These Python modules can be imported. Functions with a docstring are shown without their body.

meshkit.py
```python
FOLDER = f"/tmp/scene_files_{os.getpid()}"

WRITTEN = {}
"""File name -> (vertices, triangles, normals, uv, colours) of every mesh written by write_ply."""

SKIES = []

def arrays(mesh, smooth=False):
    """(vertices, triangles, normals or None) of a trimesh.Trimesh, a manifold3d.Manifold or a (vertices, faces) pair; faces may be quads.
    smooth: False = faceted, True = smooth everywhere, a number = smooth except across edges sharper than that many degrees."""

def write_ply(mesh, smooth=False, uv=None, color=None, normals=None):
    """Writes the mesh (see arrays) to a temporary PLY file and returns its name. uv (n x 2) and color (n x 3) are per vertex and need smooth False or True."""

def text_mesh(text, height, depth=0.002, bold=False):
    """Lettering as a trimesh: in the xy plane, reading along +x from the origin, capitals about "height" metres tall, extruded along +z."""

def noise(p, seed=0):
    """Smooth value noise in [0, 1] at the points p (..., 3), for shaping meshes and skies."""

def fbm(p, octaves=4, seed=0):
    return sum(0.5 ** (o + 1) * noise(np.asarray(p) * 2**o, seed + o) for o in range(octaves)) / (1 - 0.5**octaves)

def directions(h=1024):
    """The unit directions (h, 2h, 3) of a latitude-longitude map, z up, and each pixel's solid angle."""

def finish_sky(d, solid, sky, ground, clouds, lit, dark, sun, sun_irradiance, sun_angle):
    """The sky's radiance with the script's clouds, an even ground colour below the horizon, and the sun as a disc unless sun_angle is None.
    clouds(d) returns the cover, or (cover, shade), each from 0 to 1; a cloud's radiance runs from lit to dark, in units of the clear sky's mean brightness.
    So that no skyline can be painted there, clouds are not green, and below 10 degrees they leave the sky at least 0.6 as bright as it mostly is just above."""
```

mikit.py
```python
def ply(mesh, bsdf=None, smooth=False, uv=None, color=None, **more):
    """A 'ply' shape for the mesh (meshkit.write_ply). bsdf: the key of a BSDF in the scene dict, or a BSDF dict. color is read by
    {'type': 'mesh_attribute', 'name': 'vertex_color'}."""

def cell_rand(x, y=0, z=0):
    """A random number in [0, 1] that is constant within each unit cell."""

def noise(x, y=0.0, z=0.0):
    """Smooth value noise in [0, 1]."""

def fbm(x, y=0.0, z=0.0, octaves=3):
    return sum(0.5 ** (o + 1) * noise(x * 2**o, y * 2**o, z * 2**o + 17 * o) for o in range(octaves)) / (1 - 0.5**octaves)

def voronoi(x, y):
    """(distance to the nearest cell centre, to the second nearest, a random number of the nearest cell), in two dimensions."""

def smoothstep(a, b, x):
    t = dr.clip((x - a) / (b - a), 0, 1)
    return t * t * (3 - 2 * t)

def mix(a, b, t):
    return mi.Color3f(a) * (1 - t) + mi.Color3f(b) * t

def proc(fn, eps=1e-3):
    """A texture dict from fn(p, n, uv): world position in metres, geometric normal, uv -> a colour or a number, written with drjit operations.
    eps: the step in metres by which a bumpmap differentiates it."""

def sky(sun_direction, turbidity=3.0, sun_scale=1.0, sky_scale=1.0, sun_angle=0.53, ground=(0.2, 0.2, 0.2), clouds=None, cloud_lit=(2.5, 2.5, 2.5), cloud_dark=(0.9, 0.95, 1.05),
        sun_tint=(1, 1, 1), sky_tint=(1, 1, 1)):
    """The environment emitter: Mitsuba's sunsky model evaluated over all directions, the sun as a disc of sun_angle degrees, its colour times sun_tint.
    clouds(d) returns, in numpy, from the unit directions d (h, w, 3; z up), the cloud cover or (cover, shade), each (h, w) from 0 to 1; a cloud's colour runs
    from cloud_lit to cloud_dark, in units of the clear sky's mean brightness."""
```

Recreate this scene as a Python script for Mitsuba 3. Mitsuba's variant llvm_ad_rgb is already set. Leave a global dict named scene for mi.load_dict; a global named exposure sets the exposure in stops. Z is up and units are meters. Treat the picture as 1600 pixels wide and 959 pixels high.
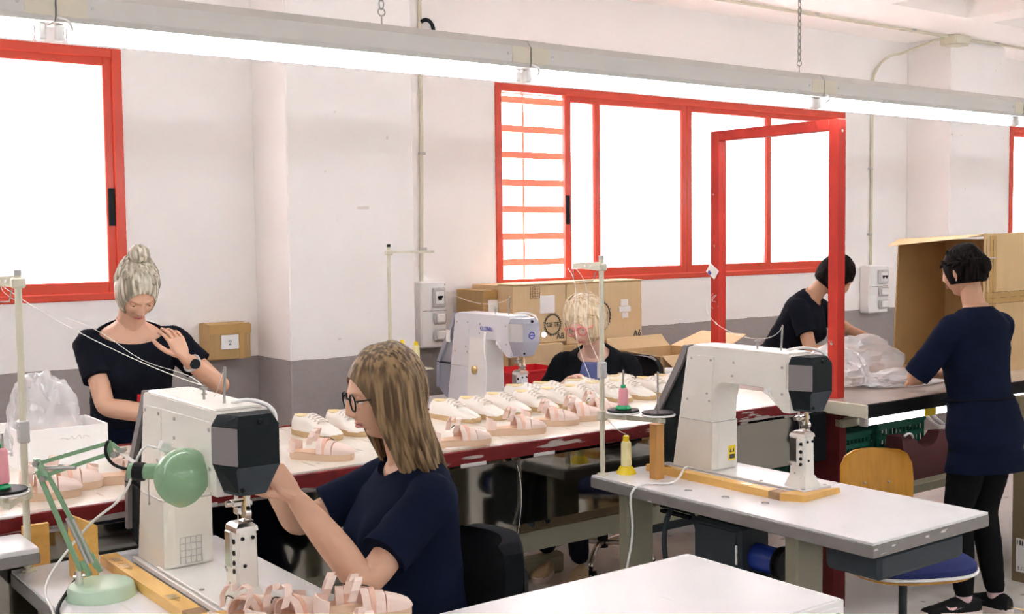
import math, random
import numpy as np, trimesh
import drjit as dr
import mitsuba as mi
import manifold3d as m3
from shapely.geometry import Polygon
import mikit, meshkit
from mikit import proc, noise, fbm, voronoi, smoothstep, mix, cell_rand
T = mi.ScalarTransform4f
random.seed(7); RNG = np.random.default_rng(7)
scene, labels = {}, {}

# ------------------------------------------------------------------ camera, sky, exposure
FWD = np.array([0.59871381, 0.79860299, -0.06144128]); UP = np.array([0.04537434, 0.04276903, 0.9980541])
EYE = np.array([0.0, 0.0, 1.62])
scene['camera'] = {'type': 'perspective', 'fov': 47.567, 'fov_axis': 'x', 'near_clip': 0.05, 'far_clip': 200.0,
                   'to_world': T().look_at(origin=EYE.tolist(), target=(EYE + FWD).tolist(), up=UP.tolist())}
exposure = 0.62
TUBE = 20.0            # radiance of the fluorescent tubes
scene['sky'] = mikit.sky((0.3, 0.6, 0.75), turbidity=6.0, sun_scale=0.0, sky_scale=1.0, ground=(0.75, 0.75, 0.75),
                         clouds=lambda d: np.ones(d.shape[:2]), cloud_lit=(50.0, 50.0, 51.0), cloud_dark=(44, 44, 44))

# ------------------------------------------------------------------ materials
def rgb(c): return {'type': 'rgb', 'value': list(c)}
def pr(key, c, rough=0.5, metal=0.0, spec=0.5, two=True, **k):
    d = {'type': 'principled', 'base_color': rgb(c) if not isinstance(c, dict) else c, 'roughness': rough, 'metallic': metal, 'specular': spec, **k}
    scene[key] = {'type': 'twosided', 'bsdf': d} if two else d
def bump(key, c, fn, scale, rough=0.6, eps=2e-3, **k):
    d = {'type': 'principled', 'base_color': rgb(c) if not isinstance(c, dict) else c, 'roughness': rough, **k}
    scene[key] = {'type': 'twosided', 'bsdf': {'type': 'bumpmap', 'arbitrary': proc(fn, eps), 'scale': scale, 'bsdf': d}}

def f_wall(p, n, uv):
    g = fbm(p.x * 3.1, p.y * 3.1 + p.z * 2.3, p.z * 1.3, 3)
    white = mix((0.87, 0.845, 0.825), (0.91, 0.89, 0.875), g)
    sp = noise(p.x * 55, p.y * 55, p.z * 55); chip = smoothstep(0.965, 0.985, noise(p.x * 17 + 3, p.y * 17, p.z * 17))
    white = mix(white, (0.62, 0.56, 0.5), chip * 0.6)
    grey = mix((0.275, 0.245, 0.235), (0.335, 0.30, 0.29), 0.5 * sp + 0.5 * g)
    edge = 1.022 + 0.006 * noise(p.x * 9, p.y * 9, 0.0)
    return mi.Color3f(dr.select(p.z < edge, grey, white))
pr('m_wall', proc(f_wall), 0.7)
pr('m_ceiling', (0.93, 0.90, 0.87), 0.8)
def f_floor(p, n, uv):
    g = fbm(p.x * 1.1, p.y * 1.1, 0.3, 4); s = smoothstep(0.55, 0.75, fbm(p.x * 2.3 + 9, p.y * 2.3, 1.7, 4))
    c = mix((0.70, 0.67, 0.64), (0.84, 0.82, 0.80), g)
    c = mix(c, (0.42, 0.37, 0.33), s * 0.55)
    d = smoothstep(0.93, 0.97, noise(p.x * 14, p.y * 14, 5.0))
    return mix(c, (0.20, 0.17, 0.15), d * 0.7)
pr('m_floor', proc(f_floor), 0.45)
pr('m_red', (0.60, 0.060, 0.028), 0.3, spec=0.4)
pr('m_bar', (0.78, 0.30, 0.19), 0.5)  # grille red made paler: glare of the bright window put into the colour
def f_oldred(p, n, uv):
    g = fbm(p.x * 6, p.y * 6, p.z * 40, 4)
    c = mix((0.10, 0.008, 0.010), (0.17, 0.013, 0.014), noise(p.x * 30, p.y * 30, p.z * 60))
    return mix(c, (0.42, 0.38, 0.36), smoothstep(0.62, 0.68, g))
pr('m_oldred', proc(f_oldred), 0.45, spec=0.2)
pr('m_darkred', (0.065, 0.006, 0.008), 0.5, spec=0.15)
def f_postred(p, n, uv):
    c = mix((0.40, 0.030, 0.022), (0.52, 0.045, 0.03), noise(p.x * 20, p.y * 20, p.z * 6))
    return mix(c, (0.62, 0.45, 0.40), smoothstep(0.80, 0.86, fbm(p.x * 40, p.y * 40, p.z * 25, 3)))
pr('m_postred', proc(f_postred), 0.45, spec=0.15)
def f_lam(p, n, uv):
    g = fbm(p.x * 4, p.y * 4, p.z * 4, 3); s = smoothstep(0.9, 0.97, noise(p.x * 60, p.y * 7, 2.0))
    return mix(mix((0.70, 0.69, 0.705), (0.76, 0.75, 0.76), g), (0.6, 0.58, 0.57), s * 0.35)
pr('m_laminate', proc(f_lam), 0.35)
def f_edge(p, n, uv):
    g = fbm(p.x * 25, p.y * 25, p.z * 25, 3); s = smoothstep(0.74, 0.80, fbm(p.x * 13, p.y * 13, p.z * 50 + 4, 3))
    return mix(mix((0.155, 0.145, 0.135), (0.21, 0.195, 0.185), g), (0.62, 0.60, 0.58), s * 0.8)
pr('m_edge', proc(f_edge), 0.5)
pr('m_cream', (0.80, 0.775, 0.715), 0.28, spec=0.5)
pr('m_white', (0.86, 0.85, 0.83), 0.35)
pr('m_coolwhite', (0.74, 0.74, 0.78), 0.3)
pr('m_bed', (0.66, 0.65, 0.65), 0.3)
pr('m_housing', (0.60, 0.575, 0.545), 0.4)  # grey holds the shade of the backlit housing side
pr('m_cover', (0.62, 0.57, 0.46), 0.5)
pr('m_seam', (0.30, 0.27, 0.24), 0.6)
pr('m_dgrey', (0.009, 0.0125, 0.014), 0.5, spec=0.12)
pr('m_mgrey', (0.20, 0.185, 0.185), 0.5, spec=0.2)
pr('m_blgrey', (0.34, 0.34, 0.40), 0.4)
pr('m_lgrey', (0.5, 0.49, 0.48), 0.4)
pr('m_black', (0.006, 0.006, 0.007), 0.5, spec=0.15)
pr('m_blackcloth', (0.005, 0.006, 0.008), 0.9, spec=0.1)
pr('m_chrome', (0.75, 0.72, 0.68), 0.16, metal=1.0)
pr('m_steel', (0.46, 0.45, 0.43), 0.32, metal=1.0)
pr('m_brass', (0.70, 0.52, 0.25), 0.3, metal=1.0)
pr('m_polecream', (0.66, 0.63, 0.50), 0.38)
pr('m_greyolive', (0.215, 0.205, 0.145), 0.45)
pr('m_slate', (0.035, 0.043, 0.050), 0.5, spec=0.15)
pr('m_blue', (0.01, 0.035, 0.22), 0.4)
pr('m_sky_blue', (0.10, 0.17, 0.45), 0.4)
def f_woodf(c0, c1, s=1.0, ax='y'):
    """Wood grain running along the axis ax."""
    def f(p, n, uv):
        a, b, l = {'x': (p.y, p.z, p.x), 'y': (p.x, p.z, p.y), 'z': (p.x, p.y, p.z)}[ax]
        w = fbm(a * 55 * s, b * 55 * s, l * 3 * s, 3); r = noise(a * 260 * s, b * 260 * s, l * 14 * s)
        return mix(c0, c1, dr.clip(0.15 + 0.9 * (w - 0.15) + 0.35 * (r - 0.5), 0, 1))
    return proc(f)
pr('m_wood', f_woodf((0.62, 0.33, 0.07), (0.76, 0.46, 0.13)), 0.4)
pr('m_woodblock', f_woodf((0.40, 0.18, 0.045), (0.60, 0.31, 0.09), 1.0, 'z'), 0.5)
pr('m_woodend', f_woodf((0.22, 0.115, 0.05), (0.36, 0.21, 0.10), 2.0, 'x'), 0.6)
pr('m_ply', f_woodf((0.42, 0.18, 0.016), (0.60, 0.30, 0.040), .7, 'z'), 0.3)
def f_card(c0, c1):
    def f(p, n, uv):
        g = fbm(p.x * 5, p.y * 5, p.z * 5, 3); s = noise((p.x + p.y) * 170, 0.0, p.z * 3)
        return mix(c0, c1, 0.7 * g + 0.3 * s)
    return proc(f)
pr('m_card', f_card((0.50, 0.335, 0.165), (0.60, 0.415, 0.215)), 0.75)
pr('m_card_pale', f_card((0.60, 0.43, 0.24), (0.70, 0.52, 0.31)), 0.75)
pr('m_card_dark', f_card((0.33, 0.205, 0.085), (0.42, 0.27, 0.115)), 0.75)
pr('m_card_old', f_card((0.14, 0.105, 0.055), (0.18, 0.14, 0.08)), 0.8)
pr('m_tape', (0.45, 0.27, 0.09), 0.25)
pr('m_ink', (0.05, 0.045, 0.04), 0.7)
pr('m_inkbrown', (0.22, 0.12, 0.05), 0.7)
pr('m_inkblue', (0.05, 0.06, 0.35), 0.6)
pr('m_paper', (0.86, 0.85, 0.84), 0.7)
pr('m_yellow', (0.88, 0.66, 0.02), 0.35)
pr('m_yellow_thread', (0.86, 0.78, 0.42), 0.7)
pr('m_pink_thread', (0.80, 0.35, 0.40), 0.7)
pr('m_white_thread', (0.85, 0.84, 0.80), 0.7)
pr('m_greenplastic', (0.01, 0.33, 0.12), 0.35)
pr('m_lampgreen', (0.20, 0.35, 0.20), 0.16, clearcoat=0.6)
pr('m_lampgreen_pale', (0.50, 0.66, 0.50), 0.3)
pr('m_crate', (0.006, 0.085, 0.058), 0.4)
pr('m_redcrate', (0.62, 0.02, 0.025), 0.45)
pr('m_navycushion', (0.022, 0.030, 0.115), 0.9, spec=0.2)
pr('m_maroon', (0.055, 0.010, 0.012), 0.7)
def f_glossbrown(p, n, uv):
    g = fbm(p.x * 5, p.y * 5, 0.0, 4)
    return mix((0.22, 0.17, 0.145), (0.34, 0.275, 0.24), g)
pr('m_benchtop2', proc(f_glossbrown), 0.14, spec=0.8)
def f_bench(p, n, uv):
    g = fbm(p.x * 4, p.y * 9, 0.0, 4); s = smoothstep(0.86, 0.93, noise(p.x * 70, p.y * 9, 0.0))
    return mix(mix((0.58, 0.53, 0.46), (0.72, 0.67, 0.60), g), (0.34, 0.28, 0.22), s * 0.5)
pr('m_benchtop', proc(f_bench), 0.3)
pr('m_acrylic', (0.20, 0.19, 0.165), 0.06, metal=1.0)
pr('m_skin', (0.62, 0.36, 0.245), 0.5, spec=0.35)
pr('m_skin_tan', (0.50, 0.275, 0.17), 0.5, spec=0.35)
pr('m_skin_pale', (0.70, 0.44, 0.34), 0.5, spec=0.35)
pr('m_lips', (0.50, 0.17, 0.14), 0.4)
pr('m_eyewhite', (0.8, 0.78, 0.75), 0.3)
pr('m_iris', (0.03, 0.02, 0.015), 0.3)
def f_hair(c0, c1):
    def f(p, n, uv):
        r = noise(p.x * 150 + p.z * 12, p.y * 150, p.z * 9)
        return mix(c0, c1, smoothstep(0.2, 0.85, r))
    return proc(f)
pr('m_hair_brown', f_hair((0.085, 0.052, 0.028), (0.29, 0.195, 0.105)), 0.5, spec=0.15)
pr('m_hair_blonde', f_hair((0.50, 0.36, 0.20), (0.82, 0.70, 0.52)), 0.5)
pr('m_hair_grey', f_hair((0.20, 0.17, 0.12), (0.62, 0.56, 0.45)), 0.5)
pr('m_hair_dark', f_hair((0.003, 0.002, 0.002), (0.012, 0.008, 0.007)), 0.6, spec=0.05)
def f_cloth(c0, c1):
    return proc(lambda p, n, uv: mix(c0, c1, fbm(p.x * 9, p.y * 9, p.z * 9, 3)))
pr('m_navy', f_cloth((0.0022, 0.004, 0.013), (0.0045, 0.008, 0.025)), 0.9, spec=0.1)
pr('m_darknavy', (0.005, 0.006, 0.011), 0.9, spec=0.1)
pr('m_apronblue', (0.075, 0.095, 0.24), 0.8)
pr('m_trousers', (0.005, 0.005, 0.006), 0.85, spec=0.1)
pr('m_sneaker_white', (0.84, 0.80, 0.735), 0.55)
pr('m_insole', (0.80, 0.68, 0.42), 0.7)
pr('m_sole', (0.52, 0.36, 0.19), 0.6)
pr('m_lace', (0.62, 0.55, 0.48), 0.7)
pr('m_pinkleather', (0.82, 0.645, 0.565), 0.5)
pr('m_pinkband', (0.80, 0.50, 0.38), 0.5)
pr('m_footbed', (0.66, 0.46, 0.32), 0.6)
pr('m_pinksock', (0.62, 0.45, 0.48), 0.8)
pr('m_swoosh', (0.85, 0.55, 0.55), 0.5)
pr('m_soleoff', (0.78, 0.68, 0.64), 0.55)
pr('m_beigeshoe', (0.42, 0.31, 0.19), 0.85)
pr('m_glassframe_pink', (0.75, 0.22, 0.20), 0.3)
scene['m_glass'] = {'type': 'thindielectric', 'int_ior': 1.5}
scene['m_frost'] = {'type': 'principledthin', 'base_color': rgb((0.95, 0.95, 0.95)), 'roughness': 0.5, 'diff_trans': 1.7, 'spec_trans': 0.25}
scene['m_bag'] = {'type': 'blendbsdf', 'weight': 0.45, 'a': {'type': 'thindielectric', 'int_ior': 1.45},
                  'b': {'type': 'twosided', 'bsdf': {'type': 'principled', 'base_color': rgb((0.93, 0.92, 0.93)), 'roughness': 0.15, 'specular': 0.8}}}

# ------------------------------------------------------------------ mesh helpers
def V(*a): return np.array(a, float)
def cat(ms): return trimesh.util.concatenate([m for m in ms if m is not None])
def box(x0, x1, y0, y1, z0, z1, b=0.0):
    if x1 < x0: x0, x1 = x1, x0
    if y1 < y0: y0, y1 = y1, y0
    if z1 < z0: z0, z1 = z1, z0
    if b <= 0:
        m = trimesh.creation.box((x1 - x0, y1 - y0, z1 - z0)); m.apply_translation(((x0 + x1) / 2, (y0 + y1) / 2, (z0 + z1) / 2)); return m
    b = min(b, (x1 - x0) * .49, (y1 - y0) * .49, (z1 - z0) * .49); pts = []
    for X, sx in ((x0, 1), (x1, -1)):
        for Y, sy in ((y0, 1), (y1, -1)):
            for Z, sz in ((z0, 1), (z1, -1)):
                pts += [(X, Y + sy * b, Z + sz * b), (X + sx * b, Y, Z + sz * b), (X + sx * b, Y + sy * b, Z)]
    return hull(pts)
def hull(pts): return trimesh.convex.convex_hull(np.asarray(pts, float))
def frame_of(d):
    d = np.asarray(d, float); d = d / np.linalg.norm(d)
    a = np.cross(d, (0, 0, 1) if abs(d[2]) < .9 else (1, 0, 0)); a /= np.linalg.norm(a)
    return a, np.cross(d, a)
def cyl(p0, p1, r, r1=None, n=16):
    p0, p1 = V(*p0), V(*p1); r1 = r if r1 is None else r1
    a, b = frame_of(p1 - p0); t = np.arange(n) * 2 * np.pi / n
    ring = np.cos(t)[:, None] * a + np.sin(t)[:, None] * b
    v = np.vstack([p0 + ring * r, p1 + ring * r1, [p0], [p1]]); i = np.arange(n); j = (i + 1) % n
    f = np.vstack([np.stack([i, j, j + n], 1), np.stack([i, j + n, i + n], 1), np.stack([j, i, i * 0 + 2 * n], 1), np.stack([i + n, j + n, i * 0 + 2 * n + 1], 1)])
    m = trimesh.Trimesh(v, f, process=False); return m
def tube(pts, r, n=8, smooth=0):
    P = np.asarray(pts, float)
    if smooth:
        from scipy.interpolate import CubicSpline
        s = np.r_[0, np.cumsum(np.linalg.norm(np.diff(P, axis=0), axis=1))]
        P = CubicSpline(s, P)(np.linspace(0, s[-1], smooth))
    k = len(P); R = np.broadcast_to(np.asarray(r, float), (k,))
    tan = np.gradient(P, axis=0); tan /= np.maximum(np.linalg.norm(tan, axis=1, keepdims=True), 1e-9)
    a, _ = frame_of(tan[0]); A = []
    for q in tan:
        a = a - q * (a @ q); a = a / max(np.linalg.norm(a), 1e-9); A.append(a)
    A = np.array(A); B = np.cross(tan, A); t = np.arange(n) * 2 * np.pi / n
    v = (P[:, None] + R[:, None, None] * (np.cos(t)[None, :, None] * A[:, None] + np.sin(t)[None, :, None] * B[:, None])).reshape(-1, 3)
    v = np.vstack([v, P[:1], P[-1:]]); f = []
    for s in range(k - 1):
        for i in range(n):
            j = (i + 1) % n; f += [(s * n + i, s * n + j, s * n + n + j), (s * n + i, s * n + n + j, s * n + n + i)]
    for i in range(n):
        j = (i + 1) % n; f += [(j, i, k * n), ((k - 1) * n + i, (k - 1) * n + j, k * n + 1)]
    return trimesh.Trimesh(v, np.array(f), process=False)
def lathe(prof, n=24, at=(0, 0, 0), axis=(0, 0, 1)):
    prof = np.asarray(prof, float); k = len(prof); a, b = frame_of(axis); d = V(*axis) / np.linalg.norm(axis)
    t = np.arange(n) * 2 * np.pi / n; ring = np.cos(t)[:, None] * a + np.sin(t)[:, None] * b
    v = (V(*at) + prof[:, 1][:, None, None] * d + np.maximum(prof[:, 0], 1e-5)[:, None, None] * ring[None]).reshape(-1, 3); f = []
    for s in range(k - 1):
        for i in range(n):
            j = (i + 1) % n; f += [(s * n + i, s * n + j, s * n + n + j), (s * n + i, s * n + n + j, s * n + n + i)]
    return trimesh.Trimesh(v, np.array(f), process=False)
def prism(pts, axis, a, b):
    """2-D outline extruded along an axis; pts are (y,z) for 'x', (x,z) for 'y', (x,y) for 'z'."""
    m = trimesh.creation.extrude_polygon(Polygon(pts), b - a, engine='earcut'); v = m.vertices.copy()
    o = {'x': np.stack([v[:, 2] + a, v[:, 0], v[:, 1]], 1), 'y': np.stack([v[:, 0], v[:, 2] + a, v[:, 1]], 1), 'z': np.stack([v[:, 0], v[:, 1], v[:, 2] + a], 1)}[axis]
    m = trimesh.Trimesh(o, m.faces, process=False)
    if m.volume < 0: m.invert()
    return m
def rot(m, deg, axis=(0, 0, 1), at=(0, 0, 0)):
    m = m.copy(); m.apply_transform(trimesh.transformations.rotation_matrix(math.radians(deg), axis, at)); return m
def mov(m, *d):
    m = m.copy(); m.apply_translation(d); return m
def ell(c, r, sub=2):
    m = trimesh.creation.icosphere(subdivisions=sub); m.apply_scale(r); m.apply_translation(c); return m
def to_m(m): return m3.Manifold(m3.Mesh(np.asarray(m.vertices, np.float32), np.asarray(m.faces, np.uint32)))
def from_m(M):
    q = M.to_mesh(); return trimesh.Trimesh(np.asarray(q.vert_properties)[:, :3].astype(float), np.asarray(q.tri_verts), process=False)
def union(ms): return m3.Manifold.batch_boolean([to_m(m) if isinstance(m, trimesh.Trimesh) else m for m in ms], m3.OpType.Add)
def text3(s, h, at, right, up, depth=0.0008, bold=False, center=True):
    m = meshkit.text_mesh(s, h, depth, bold); v = m.vertices.copy(); r, u = V(*right), V(*up); r /= np.linalg.norm(r); u /= np.linalg.norm(u)
    if center: v[:, :2] -= (m.bounds[0, :2] + m.bounds[1, :2]) / 2
    return trimesh.Trimesh(V(*at) + v[:, :1] * r + v[:, 1:2] * u + v[:, 2:] * np.cross(r, u), m.faces, process=False)
def ring(c, R, r, axis, n=24, k=6):
    a, b = frame_of(axis); t = np.linspace(0, 2 * np.pi, n + 1)
    return tube(V(*c) + R * (np.cos(t)[:, None] * a + np.sin(t)[:, None] * b), r, k)

# ------------------------------------------------------------------ scene helpers
def uniq(k):
    if k not in labels and k not in scene and not any(s.startswith(k + '__') for s in USED): USED.add(k); return k
    i = 1
    while f'{k}_{i:03d}' in USED or f'{k}_{i:03d}' in labels or f'{k}_{i:03d}' in scene: i += 1
    k = f'{k}_{i:03d}'; USED.add(k); return k
USED = set()
def thing(name, label, cat_, group=None):
    k = uniq(name); labels[k] = {'label': label, 'category': cat_}
    if group: labels[k]['group'] = group
    return k
def part(parent, name, mesh, mat, smooth=False, label=None, kind=None, **more):
    k = uniq(parent + '__' + name)
    scene[k] = mikit.ply(mesh, mat, smooth=smooth, **more)
    if label or kind:
        labels[k] = {}
        if label: labels[k]['label'] = label
        if kind: labels[k]['kind'] = kind
    return k
def solo(name, mesh, mat, label, cat_, smooth=False, group=None, **more):
    k = thing(name, label, cat_, group); scene[k] = mikit.ply(mesh, mat, smooth=smooth, **more); return k
def struct(name, mesh, mat, smooth=False, label=None):
    scene[name] = mikit.ply(mesh, mat, smooth=smooth); USED.add(name); labels[name] = {'kind': 'structure'}
    if label: labels[name]['label'] = label
    return name
def copies(src, dst_label, cat_, mtx, name, group=None, pick=None):
    """A copy of a thing with its parts under a key of its own, moved by mtx."""
    k = thing(name, dst_label, cat_, group)
    for s in [s for s in scene if s.startswith(src + '__')]:
        scene[k + s[len(src):]] = {**scene[s], 'to_world': mtx}; USED.add(k + s[len(src):])
    return k

# ------------------------------------------------------------------ room
YW, ZC = 5.5, 3.09
WINS = {1: (-0.35, 1.845, 1.338, 2.508), 2: (4.012, 7.245, 1.325, 2.508), 3: (9.52, 12.4, 1.325, 2.515)}
w = to_m(box(-3.2, 14.2, YW, YW + 0.26, 0, 3.5))
for x0, x1, z0, z1 in WINS.values(): w = w - to_m(box(x0, x1, YW - .1, YW + .5, z0, z1))
struct('wall_back', from_m(w), 'm_wall')
struct('wall_front', box(-3.2, 14.2, -5.3, -5.1, 0, 3.5), 'm_wall')
struct('wall_left', box(-3.2, -3.0, -5.1, YW, 0, 3.5), 'm_wall')
struct('wall_right', box(14.0, 14.2, -5.1, YW, 0, 3.5), 'm_wall')
struct('floor', box(-3.2, 14.2, -5.3, YW + .26, -0.1, 0.0), 'm_floor')
# coffered ceiling: a slab over a grid of ribs
struct('ceiling', box(-3.2, 14.2, -5.3, YW + .26, 3.33, 3.5), 'm_ceiling')
def rib(x0, x1, y0, y1, c=0.07):
    return hull([(x, y, z) for z, k in ((ZC, 0), (3.34, c)) for x in (x0 - k, x1 + k) for y in (y0 - k, y1 + k)])
struct('trim_1', box(-3.0, 14.0, 4.62, YW, ZC, 3.34), 'm_ceiling', label='flat ceiling border along the window wall')
for i, y in enumerate((3.55, 2.45, 1.35, .25, -.85, -1.95, -3.05, -4.15)):
    part('ceiling', 'rib', rib(-3, 14, y, y + .16), 'm_ceiling')
for i in range(14):
    x = -2.0 + i * 1.18
    part('ceiling', 'cross_rib', rib(x, x + .30, -5.1, 4.7), 'm_ceiling')
for n, (x0, x1) in enumerate(((2.50, 3.21), (8.03, 8.78), (13.3, 14.0))):
    k = f'pillar_{n + 1}'
    struct(k, box(x0, x1, 5.12, YW, 0, ZC, 0.006), 'm_wall', label='square wall pillar painted white above a grey band')

# windows: fixed red frame, sliding sashes with frosted panes, an outside grille
def frame_rect(x0, x1, z0, z1, y0, y1, t, tb=None, tt=None):
    tb = tb or t; tt = tt or t
    return cat([box(x0, x0 + t, y0, y1, z0, z1, .004), box(x1 - t, x1, y0, y1, z0, z1, .004),
                box(x0 + t - .001, x1 - t + .001, y0, y1, z0, z0 + tb, .004), box(x0 + t - .001, x1 - t + .001, y0, y1, z1 - tt, z1, .004)])
def window(n, sashes, grille=True):
    x0, x1, z0, z1 = WINS[n]; k = f'window_{n}'
    part(k, 'frame', frame_rect(x0, x1, z0, z1, YW - .012, YW + .10, .045, .035, .045), 'm_red')
    for i, (a, b, y, mid, hand) in enumerate(sashes):
        s = part(k, 'sash', frame_rect(a, b, z0 + .03, z1 - .03, y, y + .03, .048, .055, .05), 'm_red')
        if mid is not None: part(s, 'stile', box(mid, mid + .042, y - .001, y + .028, z0 + .06, z1 - .06), 'm_red')
        part(s, 'pane', box(a + .047, b - .047, y + .014, y + .0145, z0 + .08, z1 - .078), 'm_frost')
        if hand is not None:
            part(s, 'pull_handle', cat([box(hand - .016, hand + .016, y - .006, y + .002, 1.685, 1.86, .003), box(hand - .009, hand + .009, y - .0085, y - .005, 1.72, 1.83, .002)]), 'm_dgrey')
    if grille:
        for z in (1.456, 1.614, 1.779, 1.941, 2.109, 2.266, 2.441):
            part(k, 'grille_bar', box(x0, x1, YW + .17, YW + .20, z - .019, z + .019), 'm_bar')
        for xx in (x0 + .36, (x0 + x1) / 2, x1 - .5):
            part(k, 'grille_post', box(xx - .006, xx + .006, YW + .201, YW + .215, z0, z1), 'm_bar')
    labels[k] = {'kind': 'structure'}; USED.add(k)
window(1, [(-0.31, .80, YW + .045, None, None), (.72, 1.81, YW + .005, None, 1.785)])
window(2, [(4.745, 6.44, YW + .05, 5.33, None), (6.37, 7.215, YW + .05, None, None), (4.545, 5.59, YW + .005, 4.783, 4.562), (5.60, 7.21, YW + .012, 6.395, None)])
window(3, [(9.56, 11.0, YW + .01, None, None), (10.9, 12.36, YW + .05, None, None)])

# conduits and electrical boxes on the window wall
def conduit(pts, label, clips=()):
    k = thing('conduit', label, 'conduit')
    part(k, 'pipe', tube(pts, .011, 8), 'm_polecream', 30)
    for c in clips: part(k, 'clip', box(c[0] - .02, c[0] + .02, c[1] - .004, c[1] + .02, c[2] - .008, c[2] + .008, .002), 'm_lgrey')
    return k
conduit([(3.50, YW - .012, 3.08), (3.50, YW - .012, 2.2), (3.485, YW - .012, 1.37)], 'cream vertical conduit beside the left pillar above the breaker box', [(3.50, YW - .02, z) for z in (2.75, 2.08, 1.55)])
solo('conduit_stub', tube([(3.505, YW - .02, 2.80), (3.53, YW - .04, 2.81), (3.56, YW - .04, 2.79), (3.565, YW - .04, 2.72), (3.565, YW - .012, 2.58)], .011, 8, 20), 'm_dgrey', 'short dark bent cable hook at the top of the left conduit', 'cable', True)
conduit([(7.565, YW - .012, 1.34), (7.565, YW - .012, 2.72)] + [(7.565 + .2 * (1 - math.cos(a)), YW - .012 - .10 * (1 - math.cos(a)), 2.72 + .25 * math.sin(a)) for a in np.linspace(.2, 1.57, 8)] + [(7.9, 5.14, 3.06), (8.0, 5.09, 3.075)],
        'cream conduit rising from the right breaker box to the ceiling junction box', [(7.55, YW - .02, z) for z in (2.6, 2.1, 1.6)])
conduit([(4.2, 5.09, 3.075), (8.0, 5.09, 3.075), (13.9, 5.09, 3.075)], 'cream conduit running along the ceiling above the windows', [(x, 5.08, 3.08) for x in (6.4, 7.5, 8.6, 9.4)])
k = thing('junction_box', 'square cream junction box on the ceiling by the right pillar', 'junction box')
part(k, 'body', box(7.93, 8.13, 5.02, 5.16, 3.02, 3.089, .008), 'm_polecream'); part(k, 'lid', box(7.94, 8.12, 5.03, 5.15, 3.012, 3.021, .003), 'm_polecream')
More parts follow.
